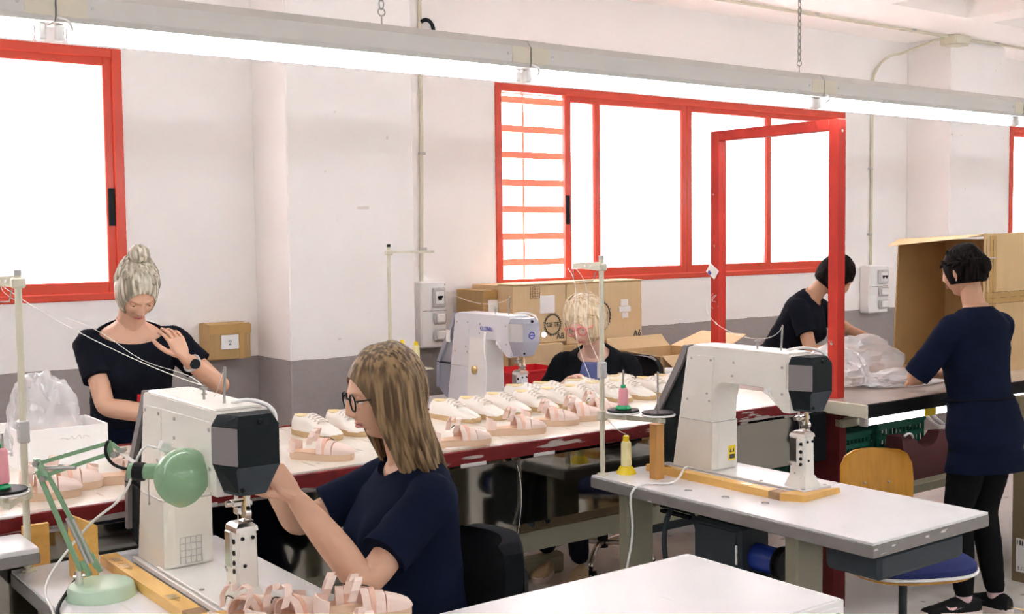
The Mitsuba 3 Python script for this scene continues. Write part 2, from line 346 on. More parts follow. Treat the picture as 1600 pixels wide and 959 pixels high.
def breaker_box(x0, x1, z0, z1, label):
    k = thing('breaker_box', label, 'breaker box'); y = YW - .09; W = x1 - x0
    part(k, 'case', box(x0, x1, y, YW - .001, z0, z1, .008), 'm_white')
    part(k, 'seam', box(x0 + .01, x1 - .003, y - .0015, y + .004, z1 - .165, z1 - .161), 'm_seam')
    c = part(k, 'breaker_window', box(x0 + W * .42, x1 - .015, y - .016, y, z1 - .145, z1 - .035, .005), 'm_lgrey')
    part(c, 'plate', box(x0 + W * .52, x1 - .03, y - .019, y - .015, z1 - .125, z1 - .055, .002), 'm_white')
    part(c, 'switch', cat([box(x0 + W * .58, x1 - .04, y - .026, y - .018, z1 - .092, z1 - .080, .002), box(x0 + W * .60, x0 + W * .60 + .008, y - .026, y - .018, z1 - .105, z1 - .085, .002), box(x1 - .055, x1 - .047, y - .026, y - .018, z1 - .105, z1 - .085, .002)]), 'm_black')
    for zz in (z1 - .205, z1 - .30):
        s = part(k, 'socket', box(x0 + W * .44, x1 - .01, y - .02, y, zz - .035, zz + .035, .012), 'm_lgrey')
        part(s, 'lid', box(x0 + W * .52, x1 - .025, y - .034, y - .018, zz - .026, zz + .026, .008), 'm_white')
    for zz in (z0 + .02, z1 - .02): part(k, 'screw', cyl((x1 - .012, y - .002, zz), (x1 - .012, y + .002, zz), .005, n=8), 'm_steel')
breaker_box(3.43, 3.60, 1.0, 1.37, 'white breaker box with two sockets on the wall beside the left pillar')
breaker_box(7.44, 7.68, 1.0, 1.365, 'cream breaker box with two sockets between the window and the right pillar')

# ------------------------------------------------------------------ fluorescent light lines (hung on chains)
def tube_fixture(x0, x1, y, z, label, group, detail=True):
    k = thing('light_fixture', label, 'light fixture', group)
    prof = [(y - .030, z + .085), (y + .030, z + .085), (y + .052, z + .060), (y + .052, z + .010), (y + .045, z - .004), (y - .045, z - .004), (y - .052, z + .010), (y - .052, z + .060)]
    part(k, 'housing', prism(prof, 'x', x0 + .002, x1 - .002), 'm_housing')
    part(k, 'tube', cyl((x0 + .045, y, z - .030), (x1 - .045, y, z - .030), .0175, n=20), 'm_white', 30, emitter={'type': 'area', 'radiance': rgb((TUBE * .94, TUBE * 1.0, TUBE * 1.05))})
    for s, x in ((1, x0 + .012), (-1, x1 - .012)):
        part(k, 'lamp_holder', box(x - .011 + s * .011, x + .011 + s * .011, y - .014, y + .014, z - .046, z - .004, .004), 'm_white')
    if detail:
        for x in (x0, x1):
            s = 1 if x == x0 else -1
            part(k, 'joint_cover', cat([box(x + s * .003, x + s * .075, y - .0535, y - .050, z + .008, z + .060), box(x + s * .003, x + s * .075, y - .03, y + .03, z + .084, z + .0865)]), 'm_cover')
            part(k, 'screw', cyl((x + s * .09, y - .054, z + .035), (x + s * .09, y - .050, z + .035), .005, n=8), 'm_steel')
        part(k, 'wire', tube([(x0 + .004, y - .05, z + .004), (x0 + .03, y - .052, z - .004), (x0 + .045, y - .03, z - .02), (x0 + .045, y - .012, z - .024)], .004, 6, 12), 'm_white', True)
FY, FZ = 3.05, 2.165
JX = [0.85 + 1.485 * i for i in range(-3, 7)]
LBL = ['first lit fluorescent batten from the left in the hanging line', 'second lit fluorescent batten from the left, spanning before the left pillar', 'third lit fluorescent batten, in front of the middle window', 'fourth lit fluorescent batten, towards the right pillar', 'rightmost lit fluorescent batten, cut by the right picture edge']
for i in range(len(JX) - 1):
    vis = 2 <= i <= 6
    tube_fixture(JX[i], JX[i + 1], FY, FZ, LBL[i - 2] if vis else 'lit fluorescent batten of the hanging line beyond the picture edge', 'battens of the hanging light line' if vis else 'battens beyond the picture edge', vis)
for y in (0.2, -2.6):  # unseen rows, built for the light they give
    for i in range(8):
        tube_fixture(-2.6 + i * 1.9, -1.1 + i * 1.9, y, FZ + .2, 'unseen lit fluorescent batten in the rows behind the viewer', 'unseen battens behind the viewer', False)
def chain(x, y, z0, z1, label):
    ms = []; n = int((z1 - z0) / .026)
    ms.append(cyl((x, y, z0), (x, y, z0 + .035), .0022, n=6)); ms.append(ring((x, y, z0 + .046), .011, .0022, (0.2, 1, 0), 14, 5))
    for i in range(n):
        z = z0 + .07 + i * .026
        if z > z1: break
        t = np.linspace(0, 2 * np.pi, 13); p = np.stack([.0075 * np.cos(t), 0 * t, .017 * np.sin(t)], 1)
        if i % 2: p = p[:, [1, 0, 2]]
        ms.append(tube(p + V(x, y, z), .0024, 5))
    solo('chain', cat(ms), 'm_steel', label, 'chain', True)
chain(1.81, FY, FZ + .08, 3.1, 'steel chain holding the light line in front of the left pillar')
chain(3.73, FY, FZ + .08, 3.1, 'steel chain holding the light line right of the middle window')

# ------------------------------------------------------------------ work bench (shoe line) and packing bench
BZ = 0.92
k = thing('work_bench', 'long cream bench with worn red front edge carrying the rows of shoes', 'bench')
part(k, 'top', box(-1.6, 3.93, 3.105, 3.93, BZ - .035, BZ, .003), 'm_benchtop')
part(k, 'front_edge', box(-1.6, 3.93, 3.088, 3.106, BZ - .045, BZ + .002, .002), 'm_oldred')
part(k, 'front_strip', box(-1.6, 3.93, 3.10, 3.125, BZ, BZ + .0025), 'm_steel')
part(k, 'back_edge', box(-1.6, 3.93, 3.929, 3.945, BZ - .045, BZ + .004, .002), 'm_oldred')
for x in (-1.2, 0.35, 2.30):
    part(k, 'leg', box(x, x + .13, 3.30, 3.72, 0.06, BZ - .035, .004), 'm_greyolive')
    part(k, 'foot', box(x - .01, x + .14, 3.14, 3.92, 0, .07, .01), 'm_greyolive')
part(k, 'foot_rail', box(-1.6, 3.9, 3.24, 3.40, .50, .57, .003), 'm_card_old')
part(k, 'rail_edge', box(-1.6, 3.9, 3.232, 3.241, .495, .565), 'm_greyolive')
for x0, x1, z0 in ((.42, 1.16, .60), (1.17, 1.98, .62), (1.985, 2.30, .60), (2.302, 3.02, .655), (3.022, 3.72, .68)):
    part(k, 'shiny_panel', box(x0, x1, 3.055, 3.060, z0, BZ - .046), 'm_acrylic', label='polished reflecting panel under the bench edge')
for x, L in ((1.16, .11), (2.10, .10), (2.40, .09)):
    part(k, 'edge_label', box(x, x + L, 3.084, 3.089, BZ - .052, BZ - .040), 'm_white')
solo('black_cloth', box(3.735, 3.93, 3.058, 3.083, .67, BZ - .046, .006), 'm_blackcloth', 'black sheet hanging from the end of the shoe bench beside the red post', 'cloth')

k = thing('packing_bench', 'glossy brown-topped packing bench with black edge and dark red legs at right', 'bench')
part(k, 'top', box(3.95, 9.0, 2.885, 3.85, BZ - .02, BZ, .002), 'm_benchtop2')
part(k, 'front_edge', box(3.95, 9.0, 2.872, 2.886, BZ - .055, BZ - .001), 'm_black')
part(k, 'end_edge', box(3.935, 3.951, 2.872, 3.85, BZ - .055, BZ - .001, .002), 'm_polecream')
for x in (4.03, 5.0, 7.0, 8.6):
    part(k, 'leg', box(x, x + .08, 3.10, 3.18, 0, BZ - .02), 'm_darkred'); part(k, 'leg', box(x, x + .08, 3.7, 3.78, 0, BZ - .02), 'm_darkred')
part(k, 'end_panel', box(4.00, 4.029, 3.05, 3.19, .50, BZ - .056), 'm_darkred')
part(k, 'lower_shelf', box(3.98, 9.0, 3.0, 3.8, .46, .50, .003), 'm_greyolive')
part(k, 'batten_tray', box(4.0, 6.2, 3.03, 3.075, .80, .835, .003), 'm_greyolive')
k = thing('under_bench_lamp', 'glowing white tube lamp under the front of the packing bench', 'lamp')
part(k, 'lamp_tube', cyl((4.115, 3.0, .822), (5.6, 3.0, .822), .021, n=16), 'm_white', 30, emitter={'type': 'area', 'radiance': rgb((3.2, 3.1, 2.95))})
part(k, 'holder', box(4.09, 4.115, 2.985, 3.02, .80, .85, .004), 'm_white')
part(k, 'label', box(4.50, 4.58, 2.975, 2.979, .805, .840, .001), 'm_yellow', label='yellow sticker')
part(k, 'strap', tube([(4.52, 2.99, .815), (4.56, 2.985, .78), (4.60, 2.98, .755), (4.66, 2.98, .745), (4.62, 2.985, .775), (4.58, 2.99, .812)], .006, 6, 20), 'm_bag', True)

# red gate-like frame standing on the end of the packing bench
k = thing('steel_gantry', 'tall open red steel frame standing across the bench end before the window', 'frame')
part(k, 'post', cat([box(4.00, 4.05, 3.065, 3.115, BZ, 2.09, .002)]), 'm_postred'); part(k, 'post', box(4.00, 4.05, 3.735, 3.785, BZ, 2.09, .002), 'm_postred')
part(k, 'top_rail', box(4.00, 4.05, 3.116, 3.734, 2.045, 2.09, .002), 'm_postred')
part(k, 'bolt', cyl((3.995, 3.09, 1.15), (4.0, 3.09, 1.15), .006, n=8), 'm_steel')
k = thing('paper_tag', 'small white tag stuck on the rear post of the red frame', 'tag')
part(k, 'card', rot(box(3.99, 3.997, 3.735, 3.80, 1.42, 1.47, .003), 35, (1, 0, 0), (3.99, 3.77, 1.445)), 'm_paper')
part(k, 'print', rot(box(3.988, 3.9905, 3.765, 3.785, 1.425, 1.438), 35, (1, 0, 0), (3.99, 3.77, 1.445)), 'm_inkblue')
solo('knotted_thread', cat([tube([(3.998, 3.75, 1.30), (3.994, 3.77, 1.32), (3.995, 3.745, 1.335), (3.992, 3.775, 1.30), (3.994, 3.762, 1.27)], .0012, 4, 20)]), 'm_white_thread', 'white thread ends knotted round the rear post of the red frame', 'thread')

# ------------------------------------------------------------------ sewing stations
TZ = 0.80
def sewing_table(x0, x1, y0, y1, label, legs=True, drawer=False, holes=(), feet=True):
    k = thing('sewing_table', label, 'table')
    part(k, 'top', box(x0 + .002, x1 - .002, y0 + .002, y1 - .002, TZ - .008, TZ, .001), 'm_laminate')
    part(k, 'edge_band', box(x0, x1, y0, y1, TZ - .042, TZ - .0075, .002), 'm_edge')
    for hx, hy in holes:
        part(k, 'hook', ring((hx, hy, TZ + .002), .010, .0025, (.3, .2, 1), 12, 5), 'm_steel', True)
    if legs:
        for y in (y1 - .125, y0 + .305):
            part(k, 'leg', box(x0 + .035, x0 + .155, y - .024, y + .024, .09, TZ - .042, .006), 'm_greyolive')
            part(k, 'foot', box(x0 - .02, x1 + .02, y - .035, y + .035, .0, .10, .015), 'm_greyolive')
        part(k, 'cross_bar', box(x0 + .18, x0 + .22, y0 + .33, y1 - .15, TZ - .09, TZ - .043, .003), 'm_slate')
    if drawer:
        d = part(k, 'drawer', box(x0 + .05, x1 - .10, y0 + .015, y0 + .20, TZ - .118, TZ - .043, .012), 'm_slate')
    return k
def motor(x, y, label):
    k = thing('motor_unit', label, 'motor')
    part(k, 'control_box', box(x, x + .14, y - .20, y, .49, .715, .010), 'm_slate')
    part(k, 'box_front', box(x - .004, x, y - .185, y - .015, .505, .70, .003), 'm_slate')
    part(k, 'hanger', box(x + .02, x + .10, y - .02, y + .16, .716, TZ - .043, .004), 'm_black')
    part(k, 'rail', cat([box(x + .0, x + .02, y + .02, y + .15, .700 + i * .018, .710 + i * .018) for i in range(3)]), 'm_black', kind='stuff')
    part(k, 'motor_body', cyl((x + .075, y - .29, .615), (x + .075, y - .202, .615), .042, n=20), 'm_blue', 30)
    part(k, 'pulley', lathe([(0, 0), (.05, 0), (.053, .008), (.042, .015), (.053, .022), (.05, .03), (0, .03)], 20, (x + .075, y - .325, .615), (0, 1, 0)), 'm_black', 30)
    part(k, 'bracket', cat([box(x + .02, x + .14, y - .29, y - .205, .545, .56, .004), box(x + .02, x + .035, y - .29, y - .205, .44, .55, .004)]), 'm_black')
    part(k, 'clutch', box(x + .03, x + .12, y - .28, y - .21, .47, .54, .01), 'm_polecream')
    part(k, 'sticker', box(x - .006, x - .003, y - .193, y - .185, .60, .66), 'm_white')
    return k
def cable(pts, r, mat, label, n=40):
    return solo('cable', tube(pts, r, 7, n), mat, label, 'cable', True)

def machine(x, y, z, s, label, body='m_cream', back=('m_mgrey', 'm_dgrey'), head=('m_mgrey', 'm_dgrey', 'm_slate'), brand=False, board=True, sticker=True):
    """Post-bed sewing machine: column at +y, head at -y; (x, y, z): near face, needle, table top."""
    k = thing('sewing_machine', label, 'sewing machine')
    def L(m): m = m.copy(); m.apply_scale(s); m.apply_translation((x, y, z)); return m
    W = .125; cy = np.array([.30, .335])
    arc = [(.205 + .045 * math.sin(a), .285 + .05 * math.cos(a)) for a in np.linspace(0.0, 1.5, 7)]
    prof = [(.445, .020), (.372, .438), (.362, .446), (-.070, .446), (-.076, .440), (-.076, .275), (-.02, .285), (.035, .335), (.19, .335)] + arc + [(.258, .26), (.262, .195), (.256, .194), (.262, .020)]
    core = prism(prof, 'x', .004, W)
    hb = to_m(core)
    part(k, 'body', L(from_m(hb)), body, 25)
    # raised near face with its plates and seams
    part(k, 'side_plate', L(prism([(.362, .415), (.25, .418), (.262, .255), (.385, .252)], 'x', .0015, .006)), body)
    part(k, 'arm_plate', L(prism([(.243, .418), (-.062, .422), (-.058, .305), (.0, .36), (.243, .352)], 'x', .002, .006)), body)
    part(k, 'top_cover', L(prism([(.010, W * 0 + .0), (.0, .012), (.0, .02), (.118, .02), (.118, .012), (.108, 0)][::1], 'y', -.04, .36).apply_translation((.003, 0, .440)) if False else box(.008, W - .006, -.068, .355, .444, .452, .006)), body)
    part(k, 'seam', L(cat([box(.0005, .005, .262, .405, .1925, .1945), box(.003, W + .001, .2560, .2575, .19, .1945)])), 'm_lgrey', kind='stuff')
    part(k, 'column_chamfer', L(hull([(.004, .262, .03), (.004, .262, .19), (.03, .252, .19), (W, .256, .19), (W, .256, .03), (.03, .252, .03), (.02, .30, .03), (.02, .30, .19)])), body)
    for a, b in ((.352, .405), (.262, .405), (.27, .265), (.372, .262), (.16, .405), (.165, .36), (-.044, .405), (-.044, .32), (.28, .29)):
        part(k, 'screw', L(cyl((-.001, a, b), (.004, a, b), .0042, n=8)), 'm_steel')
    # back cover: wedge on the far side of the column
    part(k, 'back_cover', L(prism([(.440, .022), (.366, .446), (.400, .446), (.425, .40), (.55, .20), (.56, .07), (.49, .022)], 'x', .022, W + .01)), back[1])
    part(k, 'back_rim', L(cat([hull([(xx, yy, zz) for xx in (.010, .026) for yy, zz in q]) for q in ([(.401, .446), (.425, .40), (.405, .385), (.378, .446)], [(.425, .40), (.55, .20), (.528, .19), (.405, .385)], [(.55, .20), (.56, .07), (.538, .07), (.528, .19)])])), back[0])
    part(k, 'back_seam', L(box(.009, W + .011, .445, .545, .193, .197)), 'm_black')
    # faceted head
    hx0, hx1 = -.006, W + .012; ya, yb, ym = -.076, -.148, -.092
    o = [(hx0 + .0, ya), (hx0 + .026, yb + .035), (hx0 + .05, yb), (hx1 - .03, yb), (hx1, yb + .03), (hx1, ya)]
    fa = [(hx0, ya), (hx0 + .004, ym), (.022, yb), (hx1 - .02, yb), (hx1, ym + .02), (hx1, ya)]
    zt, zb, zl = .442, .335, .272
    part(k, 'head_cover', L(hull([(a, b, zt - .022) for a, b in fa] + [(a, b, zb) for a, b in fa] + [(.008, ya, zt), (.030, yb + .012, zt), (hx1 - .03, yb + .012, zt), (hx1 - .008, ya, zt), (.018, ya, zl), (.03, yb + .01, zl), (hx1 - .05, yb + .01, zl), (hx1 - .05, ya, zl)])), head[1])
    part(k, 'head_facet', L(hull([(hx0 - .0015, ya - .001, zt - .024), (hx0 + .0025, ym, zt - .024), (.0205, yb - .0005, zt - .024), (hx0 - .0015, ya - .001, zb + .002), (hx0 + .0025, ym, zb + .002), (.0205, yb - .0005, zb + .002), (hx0 + .006, ya - .001, zb + .02), (.026, yb + .004, zb + .02), (hx0 + .006, ya - .001, zt - .04), (.026, yb + .004, zt - .04)])), head[0])
    part(k, 'head_lower', L(hull([(.0175, ya - .002, zl - .002), (.0295, yb + .009, zl - .001), (hx1 - .0495, yb + .009, zl - .001), (.021, yb - .002, zb - .001), (hx1 - .02, yb - .002, zb - .001), (.03, yb + .02, zb - .002), (hx1 - .05, yb + .02, zl)])), head[2])
    part(k, 'head_screw', L(cat([cyl((.075, yb - .002, zt - .014), (.075, yb + .01, zt - .014), .006, n=10)])), 'm_black')
    part(k, 'head_screw', L(cyl((.032, yb + .003, zl + .012), (.032, yb + .012, zl + .012), .005, n=10)), 'm_black')
    # lobe and lamp arm under the arm
    part(k, 'needle_lobe', L(prism([(-.076, .262), (-.076, .34), (.02, .34), (-.012, .29), (-.05, .262)], 'x', .002, .05)), body)
    part(k, 'lever', L(cat([cyl((-.012, .01, .325), (.002, .01, .325), .010, n=12), hull([(-.012, .008, .33), (-.012, .008, .318), (-.022, -.03, .305), (-.022, -.03, .297), (-.004, .008, .325), (-.014, -.03, .30)])])), 'm_white')
    # needle bar, presser and thread guides
    for i, (a, b, c, d) in enumerate(((.045, -.075, .245, .0035), (.072, -.085, .225, .003), (.055, -.10, .24, .003))):
        part(k, 'needle_bar', L(cyl((a, b, .275), (a, b, c - .012), d, n=10)), 'm_brass' if i == 2 else 'm_chrome')
    part(k, 'clamp', L(cat([box(.030, .078, -.095, -.070, .238, .252, .003), box(.036, .05, -.10, -.08, .222, .24, .003), cyl((.02, -.08, .245), (.03, -.08, .245), .007, n=10)])), 'm_chrome', kind='stuff')
    part(k, 'roller_presser', L(cat([cyl((.055, -.09, .222), (.068, -.09, .222), .016, n=16), box(.058, .072, -.095, -.083, .218, .262, .002), hull([(.05, -.1, .206), (.075, -.1, .206), (.05, -.07, .206), (.075, -.07, .206), (.055, -.092, .212), (.07, -.08, .212)])])), 'm_chrome', 25)
    part(k, 'needle', L(cyl((.05, -.075, .205), (.05, -.075, .26), .0012, n=6)), 'm_chrome')
    # the post bed
    px, py = .030, -.080
    part(k, 'post', L(from_m(union([hull([(px + a, py + b, z_) for z_, q in ((.055, .001), (.186, -.001), (.196, -.006)) for a, b in ((-.001 - q, .024 + q), (.049 + q, .024 + q), (-.001 - q, -.026 - q), (.005 - q, -.033 - q), (.043 + q, -.033 - q), (.049 + q, -.026 - q))]),
                                     hull([(px + a, py + b, z_) for z_, q in ((.026, .012), (.034, .010), (.062, .0)) for a in (-.002 - q, .050 + q) for b in (-.034 - q, .026 + q)])]))), body)
    part(k, 'post_cap', L(hull([(px + a, py + b, z_) for z_, q in ((.1855, .002), (.196, .0), (.2035, -.008)) for a in (.0 - q, .048 + q) for b in (-.031 - q, .026 + q)])), 'm_chrome')
    part(k, 'post_plate', L(box(px - .0045, px + .003, py - .004, py + .026, .105, .184, .002)), 'm_chrome')
    part(k, 'hook_hole', L(cat([cyl((px - .0035, py - .018, zz), (px + .010, py - .018, zz), .0055, n=10) for zz in (.165, .14, .118, .10)])), 'm_black', kind='stuff')
    part(k, 'post_screw', L(cat([cyl((px + a, py - .0355, b), (px + a, py - .025, b), .004, n=10) for a, b in ((.012, .172), (.036, .172), (.016, .112))])), 'm_black', kind='stuff')
    part(k, 'post_screw', L(cat([cyl((px - .004, py + a, b), (px + .008, py + a, b), .003, n=8) for a, b in ((.02, .095), (.005, .07), (-.02, .055), (.02, .05), (-.02, .04), (.028, .10))])), 'm_steel', kind='stuff')
    part(k, 'bed_plate', L(box(.0, .135, -.135, .30, .018, .026, .002)), 'm_bed')
    part(k, 'bed_base', L(box(-.006, .150, -.145, .46, .004, .018, .002)), 'm_bed')
    for a, b in ((.012, -.12), (.012, .05), (.12, -.12)): part(k, 'bed_clip', L(cat([cyl((a, b, .026), (a, b, .029), .006, n=10)])), 'm_steel')
    # thread rod and tension on top
    part(k, 'thread_rod', L(cyl((.06, .01, .45), (.062, .005, .535), .0035, n=8)), 'm_steel')
    part(k, 'tension_post', L(cat([cyl((.05, .10, .45), (.05, .10, .485), .0035, n=8), cyl((.05, .10, .475), (.05, .10, .480), .010, n=12), cyl((.05, .10, .463), (.05, .10, .466), .007, n=12)])), 'm_steel')
    part(k, 'oil_tube', L(tube([(.075, .0, .452), (.085, -.04, .462), (.10, -.085, .462), (.115, -.115, .45), (.118, -.13, .42)], .005, 6, 14)), 'm_white', True)
    if board:
        part(k, 'wood_rail', L(prism([(-.075, .0), (-.033, .0), (-.033, .024), (-.075, .024)], 'y', -.055, .50)), 'm_wood')
        part(k, 'wood_end', L(hull([(-.075, -.055, 0), (-.033, -.055, 0), (-.075, -.10, 0), (-.033, -.10, 0), (-.075, -.055, .024), (-.033, -.055, .024), (-.075, -.10, .024), (-.033, -.10, .024)])), 'm_woodend')
        part(k, 'wood_wedge', L(hull([(-.033, -.148, 0), (-.033, -.165, 0), (.16, -.150, 0), (-.033, -.148, .020), (-.033, -.165, .020), (.155, -.150, .018), (-.075, -.1005, 0), (-.075, -.1005, .024), (-.033, -.1005, .024)])), 'm_wood')
        for b in (.43, .36, .05): part(k, 'wood_plate', L(cat([box(-.068, -.045, b - .018, b + .018, .024, .0255, .0005), cyl((-.056, b - .03, .0235), (-.056, b - .03, .0255), .005, n=10)])), 'm_brass', kind='stuff')
    if sticker:
        st = part(k, 'warning_label', L(box(.078, .112, .2545, .2555 - .0035, .055, .105)), 'm_yellow')
        part(st, 'print', L(cat([box(.082, .108, .2515, .2525, .060, .075), hull([(.083, .2515, .082), (.093, .2515, .082), (.088, .2515, .098), (.083, .2522, .082), (.093, .2522, .082), (.088, .2522, .098)]), hull([(.097, .2515, .082), (.107, .2515, .082), (.102, .2515, .098), (.097, .2522, .082), (.107, .2522, .082), (.102, .2522, .098)])])), 'm_ink', kind='stuff')
    if brand:
        part(k, 'lettering', text3('GLOBAL', .019 * s, V(x, y, z) + s * V(-.0005, .105, .385), (0, -1, 0), (0, 0, 1)), 'm_inkblue')
        e = part(k, 'head_emblem', L(cat([ring((.07, yb - .0015, .365), .015, .0025, (0, 1, 0), 20, 5), box(.06, .084, yb - .003, yb - .0005, .362, .367)])), 'm_inkblue', kind='stuff')
        part(k, 'white_sticker', L(box(.0075, .0100, .425, .462, .30, .36)).apply_transform(np.eye(4)), 'm_white')
    return k
MR = machine(2.835, 2.425, TZ, .985, 'cream post-bed sewing machine with dark head on the white table at right')
ML = machine(.972, 2.445, TZ, 1.0, 'white sewing machine with dark faceted head behind the green lamp', sticker=False)
MG = machine(3.16, 4.31, TZ, 1.0, 'pale grey sewing machine with blue lettering behind the rows of white shoes', 'm_coolwhite', ('m_blgrey', 'm_blgrey'), ('m_lgrey', 'm_blgrey', 'm_blgrey'), brand=True, board=False, sticker=False)
part(ML, 'rating_plate', cat([box(1.012, 1.066, 2.6945, 2.6985, .835 + i * .016, .836 + i * .016) for i in range(5)] + [box(1.012 + .0135 * j, 1.013 + .0135 * j, 2.6945, 2.6985, .835, .900) for j in range(5)]), 'm_lgrey', kind='stuff', label='printed grid label')
# column inner face of the pale machine, lamplight put into its white, and lamp
part(MG, 'inner_column', hull([(x, y, z) for z, k in ((.82, 0), (1.135, .012)) for x in (3.145 + k, 3.25) for y in (4.40 + k, 4.565 - k)]), 'm_white', label='inner column face with lamplight put into its white colour')
part(MG, 'knob', lathe([(0, 0), (.020, 0), (.022, .006), (.016, .009), (.009, .010), (0, .012)], 20, (3.149, 4.50, .985), (-1, 0, 0)), 'm_brass', 30, label='brass ring knob')
part(MG, 'lamp_bead', ell((3.30, 4.16, 1.165), (.010, .010, .012)), 'm_white', True, label='lit lamp bead', emitter={'type': 'area', 'radiance': rgb((25, 25, 24))})

TR = sewing_table(2.565, 3.115, 1.845, 2.985, 'white sewing table with scratched grey edge under the cream machine at right', drawer=True, holes=((2.645, 2.60), (2.665, 2.46), (2.70, 2.33)))
TL = sewing_table(.705, 1.245, 1.55, 3.04, 'white sewing table at lower left carrying the green lamp', legs=True, holes=((.83, 2.36), (.80, 2.27)))
TG = sewing_table(2.90, 3.48, 3.99, 5.02, 'white sewing table under the pale grey machine behind the shoe bench')
motor(2.665, 2.60, 'slate control box with blue motor hung under the white table at right')
motor(3.0, 4.7, 'control box and motor under the table of the pale grey machine')
k = thing('cutting_table', 'bare white table with bolted white rim in the lower foreground', 'table')
part(k, 'top', box(1.29, 2.118, 1.61, 2.085, TZ - .012, TZ, .003), 'm_laminate')
part(k, 'rim', box(1.29, 2.124, 2.0855, 2.091, TZ - .07, TZ - .001, .002), 'm_white'); part(k, 'rim', box(1.29, 2.124, 1.604, 1.6095, TZ - .07, TZ - .001, .002), 'm_white'); part(k, 'rim', box(2.1185, 2.124, 1.61, 2.085, TZ - .07, TZ - .001, .002), 'm_white')
part(k, 'frame', box(1.31, 2.10, 1.625, 2.07, TZ - .07, TZ - .0125), 'm_greyolive')
part(k, 'corner_plate', box(2.01, 2.105, 1.600, 1.604, TZ - .062, TZ - .012, .006), 'm_white')
for x in (2.095, 2.03): part(k, 'bolt', lathe([(0, 0), (.009, 0), (.009, .005), (.004, .007), (0, .007)], 10, (x, 1.600, TZ - .034), (0, -1, 0)), 'm_steel', 30)
for x, y in ((1.33, 1.64), (2.04, 1.64), (1.33, 2.01), (2.04, 2.01)): part(k, 'leg', box(x, x + .05, y, y + .05, 0, TZ - .07), 'm_greyolive')

# thread stands
def cone(x, y, z, label, thread='m_yellow_thread', cap='m_yellow', h=.115, r=.017, base=.034, small=False):
    k = thing('thread_cone', label, 'thread cone')
    part(k, 'base', lathe([(0, 0), (base, 0), (base, .004), (r * 1.25, .025), (r * .9, .028), (0, .028)], 24, (x, y, z)), cap, 30)
    part(k, 'thread', lathe([(0, .0265), (r * 1.05, .0265), (r * 1.1, .031), (r * 1.02, h - .012), (r * .85, h - .004), (0, h - .004)], 24, (x, y, z)), thread, 30)
    part(k, 'core', lathe([(0, h - .004), (r * .62, h - .004), (r * .62, h + .014), (r * .45, h + .016), (0, h + .016)], 20, (x, y, z)), cap, 30)
    return k
def spool(x, y, z, label, h=.075, r=.0155):
    k = thing('thread_spool', label, 'thread spool')
    part(k, 'base', lathe([(0, 0), (.026, 0), (.028, .004), (.02, .012), (.015, .014), (0, .014)], 24, (x, y, z)), 'm_greenplastic', 30)
    part(k, 'thread', lathe([(0, .0135), (r * 1.1, .0135), (r * 1.12, .018), (r, h - .012), (r * .8, h - .004), (0, h - .004)], 24, (x, y, z)), 'm_pink_thread', 30)
    part(k, 'core', lathe([(0, h - .004), (.009, h - .004), (.009, h + .006), (0, h + .006)], 16, (x, y, z)), 'm_greenplastic', 30)
